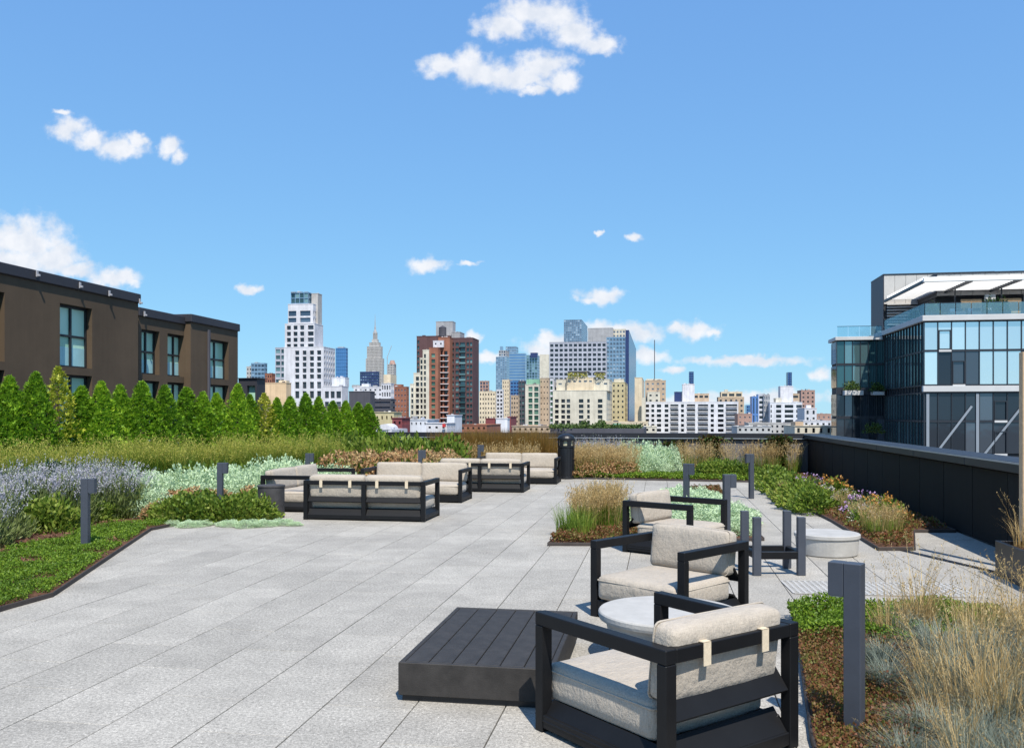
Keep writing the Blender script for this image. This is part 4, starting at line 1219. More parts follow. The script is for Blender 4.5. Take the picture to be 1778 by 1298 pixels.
def face_left(px0, px1, Y):
    """width and left foot of a face along the street grid whose right corner stands at distance Y"""
    X = T(px1) * Y; t0 = T(px0)
    w = (X - t0 * Y) / (cT + t0 * sT)
    return w, V3((X, Y, 0)) - VA * w
class Bld:
    def __init__(s, name, label, cat, loc, group=None):
        s.root = empty(name, tuple(loc)); tag(s.root, label, cat, group); s.loc = V3(loc)
        s.nwin = 0
    def facade(s, mbw, O, ex, nrm, Wd, Ht, xs, zs, depth, wins, skip=None):
        """wall face from O along ex (width) and up (height), with recessed openings at xs x zs"""
        O = V3(O) - s.loc
        bx = sorted(set([0.0, Wd] + [v for x in xs for v in x])); bz = sorted(set([0.0, Ht] + [v for z in zs for v in z]))
        def find(lst, a, b):
            for i, (p, q) in enumerate(lst):
                if a >= p - 1e-6 and b <= q + 1e-6: return i
            return -1
        pt = lambda x, z, d=0: O + ex * x + ZA * z - nrm * d
        flip = ex.cross(ZA).dot(nrm) < 0
        def quad(mb, a, b, c, d):
            if flip: mb.quad(a, d, c, b)
            else: mb.quad(a, b, c, d)
        for j in range(len(bz) - 1):
            z0, z1 = bz[j], bz[j + 1]
            if z1 - z0 < 1e-5: continue
            zi = find(zs, z0, z1)
            run = None
            if zi < 0:
                quad(mbw, pt(0, z0), pt(Wd, z0), pt(Wd, z1), pt(0, z1)); continue
            for i in range(len(bx) - 1):
                x0, x1 = bx[i], bx[i + 1]
                if x1 - x0 < 1e-5: continue
                xi = find(xs, x0, x1)
                if xi < 0 or (skip and skip(xi, zi)):
                    quad(mbw, pt(x0, z0), pt(x1, z0), pt(x1, z1), pt(x0, z1)); continue
                D = depth
                quad(mbw, pt(x0, z0), pt(x0, z0, D), pt(x0, z1, D), pt(x0, z1)) if False else None
                quad(mbw, pt(x0, z0), pt(x1, z0), pt(x1, z0, D), pt(x0, z0, D))
                quad(mbw, pt(x0, z1, D), pt(x1, z1, D), pt(x1, z1), pt(x0, z1))
                quad(mbw, pt(x0, z0), pt(x0, z0, D), pt(x0, z1, D), pt(x0, z1))
                quad(mbw, pt(x1, z0, D), pt(x1, z0), pt(x1, z1), pt(x1, z1, D))
                wins.append((pt((x0 + x1) / 2, (z0 + z1) / 2, D), ex, nrm, x1 - x0, z1 - z0))
    def windows(s, wins, m, single, limit=280):
        """single: each opening's window is a part of its own; else one joined part"""
        if single:
            for (c, ex, nrm, w, h) in wins[:max(0, limit - s.nwin)]:
                e = -nrm
                ang = math.atan2(e.y, e.x) - math.pi / 2
                link('window', pane_mesh(m), None, s.root, c, (0, 0, ang), (w, 1, h)); s.nwin += 1
            wins = wins[limit:] if len(wins) > limit else []
        if wins:
            mb = MB()
            for (c, ex, nrm, w, h) in wins:
                a = c - ex * (w / 2) - ZA * (h / 2); b = c + ex * (w / 2) - ZA * (h / 2)
                if ex.cross(ZA).dot(nrm) < 0: mb.quad(a, a + ZA * h, b + ZA * h, b)
                else: mb.quad(a, b, b + ZA * h, a + ZA * h)
            tag(mb.build('windows', m, s.root), kind='stuff')
    def block(s, x0, xc, x1, ytop, Y, wall, win, pitch=(0, 0), frac=(.6, .6), ybot=762, depth_px=None, D=None, single=False, side=True, zbase=GROUND, rec=.35, xs=None, zs=None, skip=None, mroof=None, swin=None, sfrac=None, parapet=.6, name='wall'):
        """a tower block from photograph survey: front from x0 to corner xc at distance Y, side out to x1"""
        X = T(xc) * Y
        t0 = T(x0)
        w = (X - t0 * Y) / (cT + t0 * sT)
        t1 = T(x1)
        if D is None:
            if x1 > xc + .5 and t1 * cT - sT < -1e-3:
                D = max(4, (X - t1 * Y) / (t1 * cT - sT))
            else: D = 18
        ztop = ZZ(ytop, Y); Ht = ztop - zbase
        pxm = Y / FPX
        C = V3((X, Y, zbase))
        L = C - VA * w
        mb = MB(); wins = []; sw = []
        if zs is None:
            zs = []
            if pitch[1] > 0:
                pz = pitch[1] * pxm; z = Ht - pz * (1 - frac[1]) * .6 - parapet * pxm * 0
                while z - pz * frac[1] > ZZ(ybot, Y) - zbase:
                    zs.append((z - pz * frac[1], z)); z -= pz
        else:
            zs = [(ZZ(b, Y) - zbase, ZZ(a, Y) - zbase) for a, b in zs]
        zs = sorted(zs)
        if xs is None:
            xs = []
            if pitch[0] > 0:
                nn = max(1, round(w / (pitch[0] * pxm))); pw = w / nn
                xs = [(pw * (i + .5 - frac[0] / 2), pw * (i + .5 + frac[0] / 2)) for i in range(nn)]
        else:
            def wx(px):
                t = T(px); return w - (X - t * Y) / (cT + t * sT)
            xs = [(wx(a), wx(b)) for a, b in xs]
        s.facade(mb, L, VA, -UA, w, Ht, xs, zs, rec, wins, skip)
        # side faces (right and left), back and roof
        pxs = []
        if side and pitch[0] > 0 or swin:
            pm_ = (swin or pitch[0]) * pxm
            nn = max(1, round(D / pm_)); pw = D / nn; f = sfrac or frac[0]
            pxs = [(pw * (i + .5 - f / 2), pw * (i + .5 + f / 2)) for i in range(nn)]
        s.facade(mb, C, UA, VA, D, Ht, pxs, zs if pxs else [], rec, sw)
        s.facade(mb, L + UA * D, -UA, -VA, D, Ht, pxs, zs if pxs else [], rec, sw)
        s.facade(mb, C + UA * D, -VA, UA, w, Ht, [], [], 0, [])
        o = -s.loc
        top = [L + ZA * Ht + o, C + ZA * Ht + o, C + UA * D + ZA * Ht + o, L + UA * D + ZA * Ht + o]
        mb.quad(*top)
        mb.build(name, wall, s.root)
        if parapet > 0 and Y < 1200:
            pb = MB(); th = max(.3, .8 * pxm)
            Mx = Matrix.Translation(L + ZA * Ht + o) @ GRID
            h = parapet * 2 * pxm
            for (a, b, c_, d_) in ((-.1, w + .1, -.1, th), (-.1, w + .1, D - th, D + .1), (-.1, th, th + .01, D - th - .01), (w - th, w + .1, th + .01, D - th - .01)):
                pb.box(a, b, c_, d_, .003, h, Mx)
            pb.build('cornice', wall, s.root)
        if 90 < Y < 1000 and w > 9 * pxm and D > 3:
            rr = random.Random(int(x0 * 7 + ytop * 3))
            for _ in range(rr.randint(1, 4)):
                bw = rr.uniform(.05, .16) * w; bd = min(D * .3, bw * 1.4); bh = rr.uniform(1.4, 3.6) * pxm
                bx_ = rr.uniform(.08, .80) * w; by_ = rr.uniform(.12, .55) * D
                rb = MB(); rb.box(bx_, bx_ + bw, by_, by_ + bd, .004, bh, Matrix.Translation(L + ZA * Ht + o) @ GRID); rb.build('roof_plant', [GREY, GREYD, STONE, WH][rr.randrange(4)], s.root)
        if win:
            s.windows(wins, win, single)
            if sw: s.windows(sw, win, False)
        return dict(L=L, C=C, w=w, D=D, ztop=ztop, pxm=pxm)
    def prism(s, name, px0, px1, py0, py1, Y, m, D=None, dz=0):
        """box given by its photograph outline at distance Y"""
        w, L = face_left(px0, px1, Y)
        D = D or w
        mb = MB(); mb.box(0, w, 0, D, ZZ(py1, Y), ZZ(py0, Y), Matrix.Translation(L - s.loc) @ GRID)
        return mb.build(name, m, s.root)
    def cyl(s, name, px, r_px, py0, py1, Y, m, n=16, taper=1.0):
        r = r_px * Y / FPX
        mb = MB(); mb.lathe([(r, ZZ(py1, Y)), (r * taper, ZZ(py0, Y))], n, Matrix.Translation(V3((T(px) * Y, Y + r, 0)) - s.loc))
        return mb.build(name, m, s.root)

def wm(name, c, var=.2): return mat(name, c, .85, 0, .25, var, .22, 0, 1, streak=.16, sscale=.8)
WH = wm('white_stucco', (.56, .555, .585)); WH2 = wm('white_panel_wall', (.60, .61, .65)); CREAM = wm('cream_masonry', (.56, .52, .43)); CREAM2 = wm('warm_cream_wall', (.60, .50, .36))
PEACH = wm('peach_stucco', (.62, .45, .28)); BRICK = wm('orange_red_brick', (.27, .115, .075)); BRICKD = wm('purple_brown_brick', (.105, .058, .060)); BRICKP = wm('pink_brick', (.36, .23, .19))
TAN = wm('tan_masonry', (.42, .32, .23)); GREY = wm('grey_concrete_wall', (.33, .33, .34)); GREYD = wm('dark_grey_wall', (.075, .075, .09)); STONE = wm('pale_limestone', (.40, .385, .37))
LILAC = wm('pale_lilac_concrete', (.37, .385, .44)); NAVY = mat('navy_curtain_wall', (.035, .05, .14), .25, .3, .6, .12, .05); YEL = wm('yellow_wall', (.50, .43, .26)); MAROON = wm('maroon_wall', (.20, .055, .06))
BLUEG = mat('blue_glass_wall', (.10, .24, .46), .15, .5, .6, .12, .05); PALEG = mat('pale_blue_glass_wall', (.26, .37, .48), .18, .5, .6, .14, .03); TEALG = mat('green_glass_wall', (.10, .22, .19), .2, .3, .6, .14, .05)
ROOFG = wm('roof_membrane', (.42, .42, .42)); COPPER = wm('green_copper', (.20, .38, .27)); METALG = mat('grey_metal_roof', (.30, .33, .37), .5, .4, .4, .15, .1)
WIN_D = window_mat('dark_window', (.008, .010, .016), (.09, .10, .12), .1, 0, .2)
WIN_B = window_mat('blue_window', (.02, .04, .075), (.26, .36, .46), .1, .2, .3)
WIN_T = window_mat('teal_window', (.015, .05, .06), (.20, .33, .34), .1, .2, .35)
WIN_G = window_mat('green_window', (.02, .07, .045), (.16, .28, .20), .1, .1, .3)
WIN_L = window_mat('pale_window', (.10, .13, .18), (.40, .46, .52), .12, .2, .4)
M_LEAFR = leaf_mat('roof_garden_leaf', [(.02, .05, .012), (.06, .11, .02), (.13, .17, .04)], .25)

def at(px, Y, z=GROUND): return (T(px) * Y, Y, z)

# 1 white stepped tower
b = Bld('stepped_tower', 'white stepped tower of square dark windows with a glass crown', 'tower', at(528, 450))
Y = 450
b.block(478, 497, 500, 604, Y + 9, LILAC, WIN_T, (9, 10.4), (.8, .62), 762, D=10, single=True)
b.block(493, 562, 582, 602.5, Y, WH, WIN_D, xs=[(512.5, 519.5), (525.5, 532), (538, 545), (550.5, 557.5)], zs=[(608 + 10.4 * i, 615.4 + 10.4 * i) for i in range(5)] + [(662.5, 674), (678.5, 691)], rec=.7, single=True, D=None, swin=10, sfrac=.4, skip=lambda i, j: False)
b.block(494.5, 546, 561, 562, Y + 2, WH, WIN_D, xs=[(498, 505), (509.5, 516.5), (521, 528), (534.5, 544.5)], zs=[(564.5 + 10.6 * i, 571.8 + 10.6 * i) for i in range(4)], rec=.7, single=True, zbase=ZZ(606, Y + 2))
b.block(500, 543.5, 557, 528, Y + 4, WH, WIN_B, xs=[(500.8, 514.5), (521, 539)], zs=[(539, 548), (551, 559)], rec=.6, single=True, zbase=ZZ(566, Y + 4), swin=8, sfrac=.5)
b.block(505, 535.5, 541, 508, Y + 6, PALEG, WIN_T, (7.6, 9), (.86, .86), 527, single=True, zbase=ZZ(531, Y + 6), parapet=.3)
b.block(541, 552, 559, 510, Y + 8, STONE, None, zbase=ZZ(606, Y + 8), D=None)
for (a, c) in ((505, 513), (516, 524), (528, 534)):
    b.prism('roof_gable', a, c, 506.3, 507.9, Y + 6.5, METALG, 6)
# podium in front
b2 = Bld('podium_building', 'white low podium building with wide dark windows at the foot of the stepped tower', 'building', at(582, 430))
b2.block(561, 594, 605, 671, 430, WH, WIN_D, xs=[(564, 571), (574, 581), (584, 592)], zs=[(679, 691), (697, 709)], rec=.6, single=True)
b2.block(576, 599, 606, 656, 436, WH2, None, zbase=ZZ(671, 436))
# 2
b = Bld('glass_slab_tower', 'bright blue glass slab tower just behind the white stepped tower', 'tower', at(592, 720))
b.block(583, 601, 604, 605, 720, BLUEG, BLUEG, (4, 6), (.8, .75), 690, rec=.25)
b.prism('roof_plant', 586, 596, 602, 605, 722, GREY)
# left small ones
b = Bld('glass_office', 'pale blue glass office block beside the end of the brown building', 'building', at(445, 600))
b.block(436, 459, 464, 631, 600, PALEG, WIN_B, (6, 7), (.8, .6), 700, single=True); b.block(428, 437, 438, 637, 606, STONE, WIN_D, (5, 7), (.4, .5), 700)
b = Bld('red_brick_house', 'small red brick block between the glass office and the stepped tower', 'building', at(468, 480))
b.block(460, 472, 478, 649, 480, BRICK, WIN_D, (5, 8), (.45, .5), 700)
b = Bld('peach_building', 'plain peach stucco building rising just above the hedge', 'building', at(478, 300))
b.block(457, 497, 502, 665, 300, PEACH, None); b.prism('roof_shed', 484, 497, 660, 665, 305, CREAM2)
# 3 tall spire skyscraper
Y = 3600
b = Bld('spire_skyscraper', 'tall stepped limestone skyscraper tapering to a thin spire', 'skyscraper', at(650, Y))
STW = window_mat('limestone_window_strip', (.10, .10, .12), (.24, .24, .26), .3, 0, .4)
b.block(635, 664, 667, 622, Y, STONE, STW, (2.4, 2.6), (.5, .62), 690, rec=3, parapet=0)
b.block(637, 661.5, 664.5, 601, Y + 15, STONE, STW, (2.4, 2.6), (.5, .62), 622, rec=3, zbase=ZZ(623, Y), parapet=0)
b.block(641, 658, 661, 594, Y + 25, STONE, STW, (2.4, 2.6), (.5, .62), 601, rec=3, zbase=ZZ(602, Y), parapet=0)
b.block(645.5, 655.5, 657.5, 589, Y + 30, STONE, None, zbase=ZZ(595, Y), parapet=0)
b.block(647.5, 654, 655.5, 577, Y + 32, STONE, STW, (2.2, 13), (.5, .7), 589, rec=2, zbase=ZZ(590, Y), parapet=0)
r = Y / FPX
mb = MB(); mb.lathe([(3.4 * r, ZZ(577, Y)), (2.9 * r, ZZ(574, Y)), (1.6 * r, ZZ(570.5, Y)), (1.3 * r, ZZ(566, Y)), (.8 * r, ZZ(564, Y)), (.55 * r, ZZ(556, Y)), (.3 * r, ZZ(550, Y)), (.12 * r, ZZ(543, Y))], 12, Matrix.Translation(V3((T(651.3) * (Y + 40), Y + 40, 0)) - b.loc))
mb.build('spire', GREY, b.root)
# 4..8
b = Bld('navy_office', 'dark navy glass office block in front of the spire skyscraper', 'building', at(640, 900))
b.block(625, 657, 659, 646, 900, NAVY, WIN_B, (4, 5), (.75, .5), 700)
b = Bld('vaulted_tower', 'distant grey and red tower with rounded top beside a thin crane', 'tower', at(680, 1500))
b.block(673, 684, 688, 632, 1500, STONE, WIN_D, (3, 4), (.5, .5), 700, parapet=0); b.cyl('vault', 680.5, 6, 625, 632, 1500, BRICKP, 16, .55)
Yc = 1400
b = Bld('tower_crane', 'thin pale tower crane rising behind the vaulted tower', 'crane', at(672, Yc))
mb = MB(); o = -b.loc
mb.tube(V3((T(672) * Yc, Yc, -40)) + o, V3((T(672.5) * Yc, Yc, ZZ(618, Yc))) + o, .5); mb.build('mast', GREY, b.root)
mb = MB(); mb.tube(V3((T(671.5) * Yc, Yc, ZZ(622, Yc))) + o, V3((T(680) * Yc, Yc, ZZ(600, Yc))) + o, .4); mb.build('jib', GREY, b.root)
b = Bld('white_rooftops', 'long low white building with terraces below the spire skyscraper', 'building', at(640, 380))
b.block(614, 664, 667, 672, 380, WH, WIN_D, (9, 8), (.4, .35), 715); b.prism('stair_head', 628, 640, 666, 672, 384, WH2); b.prism('roof_plant', 611, 621, 668, 673, 390, GREY)
b = Bld('cream_apartments', 'small cream and white apartment block with arched windows beside the red brick block', 'building', at(671, 340))
b.block(662, 679, 681, 666, 340, WH, WIN_D, (5, 12), (.55, .6), 730, single=True); b.prism('penthouse', 666, 678, 650, 665.5, 345, CREAM2, 8)
b = Bld('brick_apartments', 'low red brown brick apartment block against the big brick tower', 'building', at(694, 420))
b.block(679, 706, 710, 672, 420, BRICKP if False else BRICK, WIN_L, (6.2, 9.2), (.38, .42), 745, single=True); b.prism('stair_head', 684, 697, 667, 671.5, 424, BRICK)
b = Bld('dark_warehouse', 'wide dark grey flat roofed block just above the hedge end', 'building', at(640, 250))
b.block(606, 643, 647, 680, 250, GREYD, None); b.block(640, 679, 684, 693, 262, GREYD, WIN_L, (40, 9), (.9, .3), 740)
b = Bld('yellow_house', 'small yellow rendered house peeking over the far coping by the hedge end', 'house', at(664, 130))
b.block(651, 684, 688, 716, 130, YEL, WIN_D, (8, 16), (.3, .4), 745, single=True)
b = Bld('red_roof_hut', 'dark red rooftop hut over the far coping beside the yellow house', 'house', at(690, 122))
b.block(681, 698, 701, 726, 122, MAROON, WIN_L, (8, 14), (.4, .4), 745, single=True)
b = Bld('vaulted_roof', 'low white vaulted rooftop shed directly over the far coping', 'shed', at(665, 95))
mb = MB()
w_ = (T(679) - T(654)) * 95
vs = []; n_ = 12
for k in range(n_ + 1):
    t = math.pi * k / n_
    vs += [(T(654) * 95 + w_ / 2 - math.cos(t) * w_ / 2, 95, ZZ(746, 95) + math.sin(t) * .62), (T(654) * 95 + w_ / 2 - math.cos(t) * w_ / 2, 101, ZZ(746, 95) + math.sin(t) * .62)]
mb.add([tuple(V3(v) - b.loc) for v in vs], [(2 * k, 2 * k + 2, 2 * k + 3, 2 * k + 1) for k in range(n_)] + [tuple(2 * k for k in reversed(range(n_ + 1)))])
mb.build('roof', WH, b.root); b.block(653, 680, 682, 745, 95, WH, None, D=6, parapet=0)

# 12 brick tower
Y = 450
b = Bld('brick_tower', 'tall purple brown brick tower with stepped orange and cream wing and rooftop water tank', 'tower', at(775, Y))
b.block(781, 821, 831.5, 587, Y, BRICKD, WIN_T, xs=[(784, 788), (791, 796.5), (799, 807.5), (810, 814.5), (816, 820)], zs=[(594 + 9.75 * i, 600.4 + 9.75 * i) for i in range(16)], rec=.6, single=True)
b.block(723.5, 781, 784, 583.5, Y + 4, BRICKD, WIN_T, xs=[(724.5, 728)], zs=[(590 + 9.8 * i, 596 + 9.8 * i) for i in range(13)], rec=.5, single=True, side=False)
b.block(761, 781, 782, 586, Y - 4, BRICK, WIN_D, xs=[(763, 768.5), (771, 777)], zs=[(609 + 9.8 * i, 616 + 9.8 * i) for i in range(14)], rec=1.1, single=True, D=6, side=False)
b.block(745, 761, 762, 604, Y - 8, BRICK, WIN_G, xs=[(749, 755.5)], zs=[(613.5 + 9.8 * i, 620 + 9.8 * i) for i in range(13)], rec=.5, single=True, D=10, side=False)
for (a, c, yt, xs_) in ((734, 745, 608, [(736, 739.5)]), (729, 734.2, 622, [(730, 733.5)]), (718, 729.2, 648, [(722, 727.5)]), (712, 718.2, 667, [(714, 717.5)])):
    b.block(a, c, c, yt, Y - 7.5, CREAM, WIN_D, xs=xs_, zs=[(614.5 + 9.8 * i, 621.3 + 9.8 * i) for i in range(14) if 614.5 + 9.8 * i > yt + 2], rec=.5, single=True, D=9, side=False)
mbb = MB()
for i in range(15):
    for (a, c) in ((762.5, 779.5),):
        zb = ZZ(617.5 + 9.8 * i, Y); w_, L_ = face_left(a, 781, Y - 4)
        mbb.box(0, w_ - .6, -.9, -.01, zb - .25, zb + .1, Matrix.Translation(L_ - b.loc) @ GRID)
tag(mbb.build('balcony_slabs', WH, b.root), kind='stuff')
mbb = MB()
for i in range(16):
    for (a, c) in ((798, 808.5),):
        zb = ZZ(601.6 + 9.75 * i, Y); w_, L_ = face_left(a, 821, Y)
        mbb.box(0, 3.2, -.8, -.01, zb - .2, zb + .75, Matrix.Translation(L_ - b.loc) @ GRID)
tag(mbb.build('balcony_slabs', WIN_T, b.root), kind='stuff')
b.block(757, 786, 791, 558.5, Y + 8, GREY, None, zbase=ZZ(588, Y)); b.block(784, 799, 806, 577, Y + 6, GREY, None, zbase=ZZ(588, Y), D=10)
b.cyl('water_tank', 768, 6.5, 568, 583, Y + 1, GREYD, 16); b.cyl('water_tank_roof', 768, 6.8, 564.5, 568, Y + .9, GREYD, 16, .15)
b.block(752, 770, 771, 592, Y - 5, WH, WIN_D, (9, 8), (.3, .4), 604, zbase=ZZ(604, Y), D=7, single=True)
b = Bld('white_roof_huts', 'cluster of white rooftop huts with a red box at the foot of the brick tower', 'rooftop hut', at(750, 150))
b.block(711, 742, 745, 729, 150, WH2, WIN_D, (9, 11), (.3, .4), 745, D=8); b.block(740, 776, 780, 735, 142, WH, WIN_D, (12, 12), (.35, .3), 748, D=6); b.block(776, 789, 792, 721, 155, WH2, None, D=6)
b.prism('red_box', 768, 773, 735.5, 741, 141, mat('red_paint', (.5, .03, .03), .5)); b.prism('roof_plant', 716, 723, 722, 729, 152, GREY); b.prism('roof_plant', 731, 736, 724, 729, 152, LILAC)
# 13..
b = Bld('beige_apartments', 'beige apartment block of small punched windows to the side of the brick tower', 'building', at(846, 700))
b.block(832, 860, 862, 680, 700, CREAM2, WIN_D, (4.6, 8), (.42, .42), 748, single=True); b.block(833, 848, 849, 662, 706, BRICKP, WIN_B, (4.5, 6), (.6, .7), 681, zbase=ZZ(680, 706)); b.block(862, 873, 874, 677, 720, WH, WIN_D, (6, 7), (.6, .55), 740)
b = Bld('peaked_glass_tower', 'pale glass tower with stepped peak, first of the distant glass group', 'tower', at(870, 1800))
b.block(861, 880, 884, 619, 1800, PALEG, WIN_L, (4, 4), (.7, .5), 700, parapet=0); b.block(866, 878, 884, 608, 1810, GREY, WIN_B, (4, 5), (.6, .6), 619, zbase=ZZ(620, 1800), parapet=0); b.block(868, 872, 874, 601, 1815, PALEG, None, zbase=ZZ(609, 1800), parapet=0)
b = Bld('wide_glass_tower', 'wide pale blue glass tower with sloping crown in the distant glass group', 'tower', at(897, 2000))
b.block(884, 912, 914, 613, 2000, PALEG, BLUEG, (30, 5), (.96, .35), 700, parapet=0); b.block(878, 896, 900, 601, 2030, PALEG, WIN_L, (4, 5), (.7, .6), 620, parapet=0)
b = Bld('grey_glass_tower', 'grey green glass tower with navy crown before the concrete grid building', 'tower', at(926, 1700))
b.block(914, 933, 940, 616, 1700, PALEG, WIN_T, (5, 5), (.75, .8), 700, parapet=0); b.prism('crown', 921, 933, 612, 620, 1695, NAVY, 12)
b = Bld('cream_slab_tower', 'blank cream slab tower beside the concrete grid building', 'tower', at(946, 1400))
b.block(937, 953, 954, 615, 1400, CREAM, None, parapet=0)
b = Bld('cream_narrow_tower', 'narrow cream tower with purple shaded side behind the maroon hut', 'tower', at(880, 900))
b.block(872, 884, 890, 660, 900, CREAM2, WIN_D, (4, 7), (.35, .4), 740)
b = Bld('blue_glass_block', 'dark blue glass block below the wide glass tower', 'building', at(894, 800))
b.block(886, 902, 906, 662, 800, BLUEG, NAVY, (5, 6), (.7, .5), 740)
b = Bld('maroon_hut', 'maroon and white rooftop boxes over the far coping below the beige apartments', 'rooftop hut', at(862, 200))
b.block(843, 860, 861, 727, 200, MAROON, None, D=8); b.block(861, 881, 882, 727, 199, WH2, None, D=8); b.block(881, 887, 889, 724, 202, MAROON, None, D=8)
b = Bld('tan_office', 'tan narrow office block with small windows next to the green trimmed building', 'building', at(895, 420))
b.block(887, 900, 901, 687, 420, TAN, WIN_D, (4.4, 8), (.45, .45), 750, single=True); b.block(900, 911, 913, 662, 430, GREYD, WIN_T, (5.5, 8), (.7, .6), 750, single=True)
b = Bld('green_trimmed_building', 'cream building with tall green window bays and green metal crown', 'building', at(930, 400))
b.block(912, 936, 937, 668, 400, CREAM, WIN_G, xs=[(917.5, 924.5), (927.5, 935)], zs=[(671 + 10 * i, 679 + 10 * i) for i in range(8)], single=True, rec=.5, side=False)
b.prism('copper_crown', 914, 936, 658, 667.7, 402, COPPER, 8); b.block(937, 953, 954, 657, 405, TAN, WIN_D, (5.3, 9.5), (.3, .3), 750, single=True, side=False)
# 18 big cream building
Y = 430
b = Bld('cream_block', 'big cream apartment building with roof garden terraces and square dark windows', 'building', at(1006, Y))
rows = [(692.5 + 9.3 * i, 698.8 + 9.3 * i) for i in range(5)]
b.block(954, 961, 962, 658, Y + 5, WH, WIN_G, xs=[(955.5, 959.5)], zs=[(661 + 9.3 * i, 667 + 9.3 * i) for i in range(10)], single=True, D=10, side=False)
b.block(960, 1053, 1063, 678, Y, CREAM, WIN_D, xs=[(963.5, 970), (974.5, 981), (984, 990), (1005, 1013), (1019.5, 1024), (1038, 1046)], zs=rows, single=True, rec=.6, swin=14, sfrac=.3)
b.block(966, 1058, 1063, 659, Y + 4, CREAM, WIN_L, (14, 12), (.45, .25), 676, zbase=ZZ(678, Y)); b.block(984, 1030, 1034, 656, Y + 3, CREAM2, WIN_L, (9, 10), (.5, .3), 672, zbase=ZZ(678, Y), D=12)
b.prism('roof_pergola', 986, 1022, 644, 646, Y + 4, GREYD, 8); b.prism('roof_pergola', 1032, 1050, 645, 647, Y + 4, GREYD, 8)
g = np.random.default_rng(5)
def rooftop_green(bl, x0, x1, y0, Y, n, h=1.6, L=.7, seed=3, m=M_LEAFR, name='roof_garden'):
    g = np.random.default_rng(seed)
    px = g.uniform(x0, x1, n)
    C = np.stack([(px - 889) / FPX * Y, Y + g.uniform(0, 3, n), ZZ(y0, Y) + g.uniform(0, 1, n) ** .7 * h * (.5 + .5 * np.abs(np.sin(px * .9)))], 1) - np.array(bl.loc)
    V, F = kites(C, rdir(n, g), rdir(n, g), np.full(n, L), np.full(n, L * .6))
    return tag(link(name, npmesh(name, V, F, m), None, bl.root), kind='stuff')
L_YG = leaf_mat('yellow_roof_garden_leaf', [(.18, .20, .03), (.40, .38, .08), (.55, .50, .18)], .3)
rooftop_green(b, 986, 1020, 656, Y + 3, 420, 2.8, .8, 1, L_YG); rooftop_green(b, 1034, 1050, 656, Y + 3, 220, 2.6, .8, 2, L_YG)
# 19 concrete grid tower
Y = 800
b = Bld('grid_building', 'wide lilac concrete building of close dark window grid with navy glass end', 'building', at(1025, Y))
b.block(954, 1053, 1054, 594, Y, LILAC, WIN_D, (8.0, 8.4), (.68, .58), 690, single=True, rec=.8, side=False, D=25)
b.block(1053, 1086, 1087, 586, Y + 4, PALEG, WIN_L, (5.5, 7), (.66, .6), 700, rec=.5, side=False, D=22)
b.block(1086, 1092, 1104.5, 574, Y + 3, NAVY, BLUEG, (6, 5), (.5, .4), 574, D=None, side=False)
b.prism('roof_rail', 954, 1052, 592.5, 594, Y + 1, GREYD, 3)
b = Bld('chamfered_glass_tower', 'pale blue chamfered glass tower rising behind the concrete grid building', 'tower', at(998, 1200))
b.block(979, 1010, 1020, 554.5, 1200, PALEG, WIN_L, (3.4, 4), (.8, .75), 600, rec=.2, parapet=.4)
b = Bld('striped_tower', 'dark striped office tower directly behind the concrete grid building', 'tower', at(1044, 1150))
b.block(1021, 1064, 1068, 570, 1150, GREY, WIN_D, (3.6, 50), (.62, .96), 600, rec=.8); b.block(1064, 1086, 1088, 572, 1160, CREAM, WIN_L, (5, 7), (.6, .5), 600, side=False)
b = Bld('yellow_apartments', 'ochre yellow apartment block beside the big cream building', 'building', at(1073, 500))
b.block(1062, 1085, 1090, 664, 500, YEL, WIN_D, (7, 9.2), (.36, .4), 745, single=True); b.block(1066, 1083, 1086, 659, 504, CREAM, None, zbase=ZZ(664, 500), D=8)
b = Bld('cream_pier_building', 'plain cream slab standing against the navy glass end', 'building', at(1108, 460))
b.block(1102, 1115, 1119, 656, 460, CREAM2, None); b.prism('side_wing', 1114, 1121, 690, 750, 455, CREAM)
b = Bld('mast_building', 'tan hospital block carrying a tall thin radio mast', 'building', at(1140, 700))
b.block(1120, 1156, 1161, 661, 700, TAN, WIN_L, (8, 9), (.4, .35), 700, single=True); b.prism('roof_plant', 1122, 1150, 657.5, 661, 705, CREAM)
mb = MB(); mb.tube(V3((T(1136.5) * 705, 705, ZZ(658, 705))) - b.loc, V3((T(1136.5) * 705, 705, ZZ(590, 705))) - b.loc, .32, 6); mb.build('mast', GREYD, b.root)
b.block(1124, 1146, 1150, 681, 690, CREAM, WIN_D, (9, 9), (.35, .35), 700)
# 22 long white block
Y = 520
b = Bld('white_balcony_block', 'long white modern block of dark windows and balconies over the far coping', 'building', at(1200, Y))
rows = [(701.5 + 8.55 * i, 706.8 + 8.55 * i) for i in range(6)]
cols = [(1121.2, 1127), (1131, 1136), (1140.5, 1148), (1154, 1160.5), (1164, 1178), (1182.5, 1187.5), (1192.5, 1207), (1212, 1229.5), (1234, 1239.5), (1246.5, 1256.5), (1260.5, 1280)]
b.block(1119.5, 1282, 1282.5, 698, Y, WH2, WIN_D, xs=cols, zs=rows, single=True, rec=1.3, D=22, side=False)
mbb = MB()
for (c0, c1_) in [cols[4], cols[6], cols[7], cols[10]]:
    for (r0, r1) in rows:
        wa, La = face_left(c0, 1282, Y); wb, _ = face_left(c1_, 1282, Y)
        mbb.box(0, wa - wb, -.5, -.42, ZZ(r1 + .6, Y), ZZ(r1 - 2.3, Y), Matrix.Translation(La - b.loc) @ GRID)
tag(mbb.build('balcony_rails', GREY, b.root), kind='stuff')
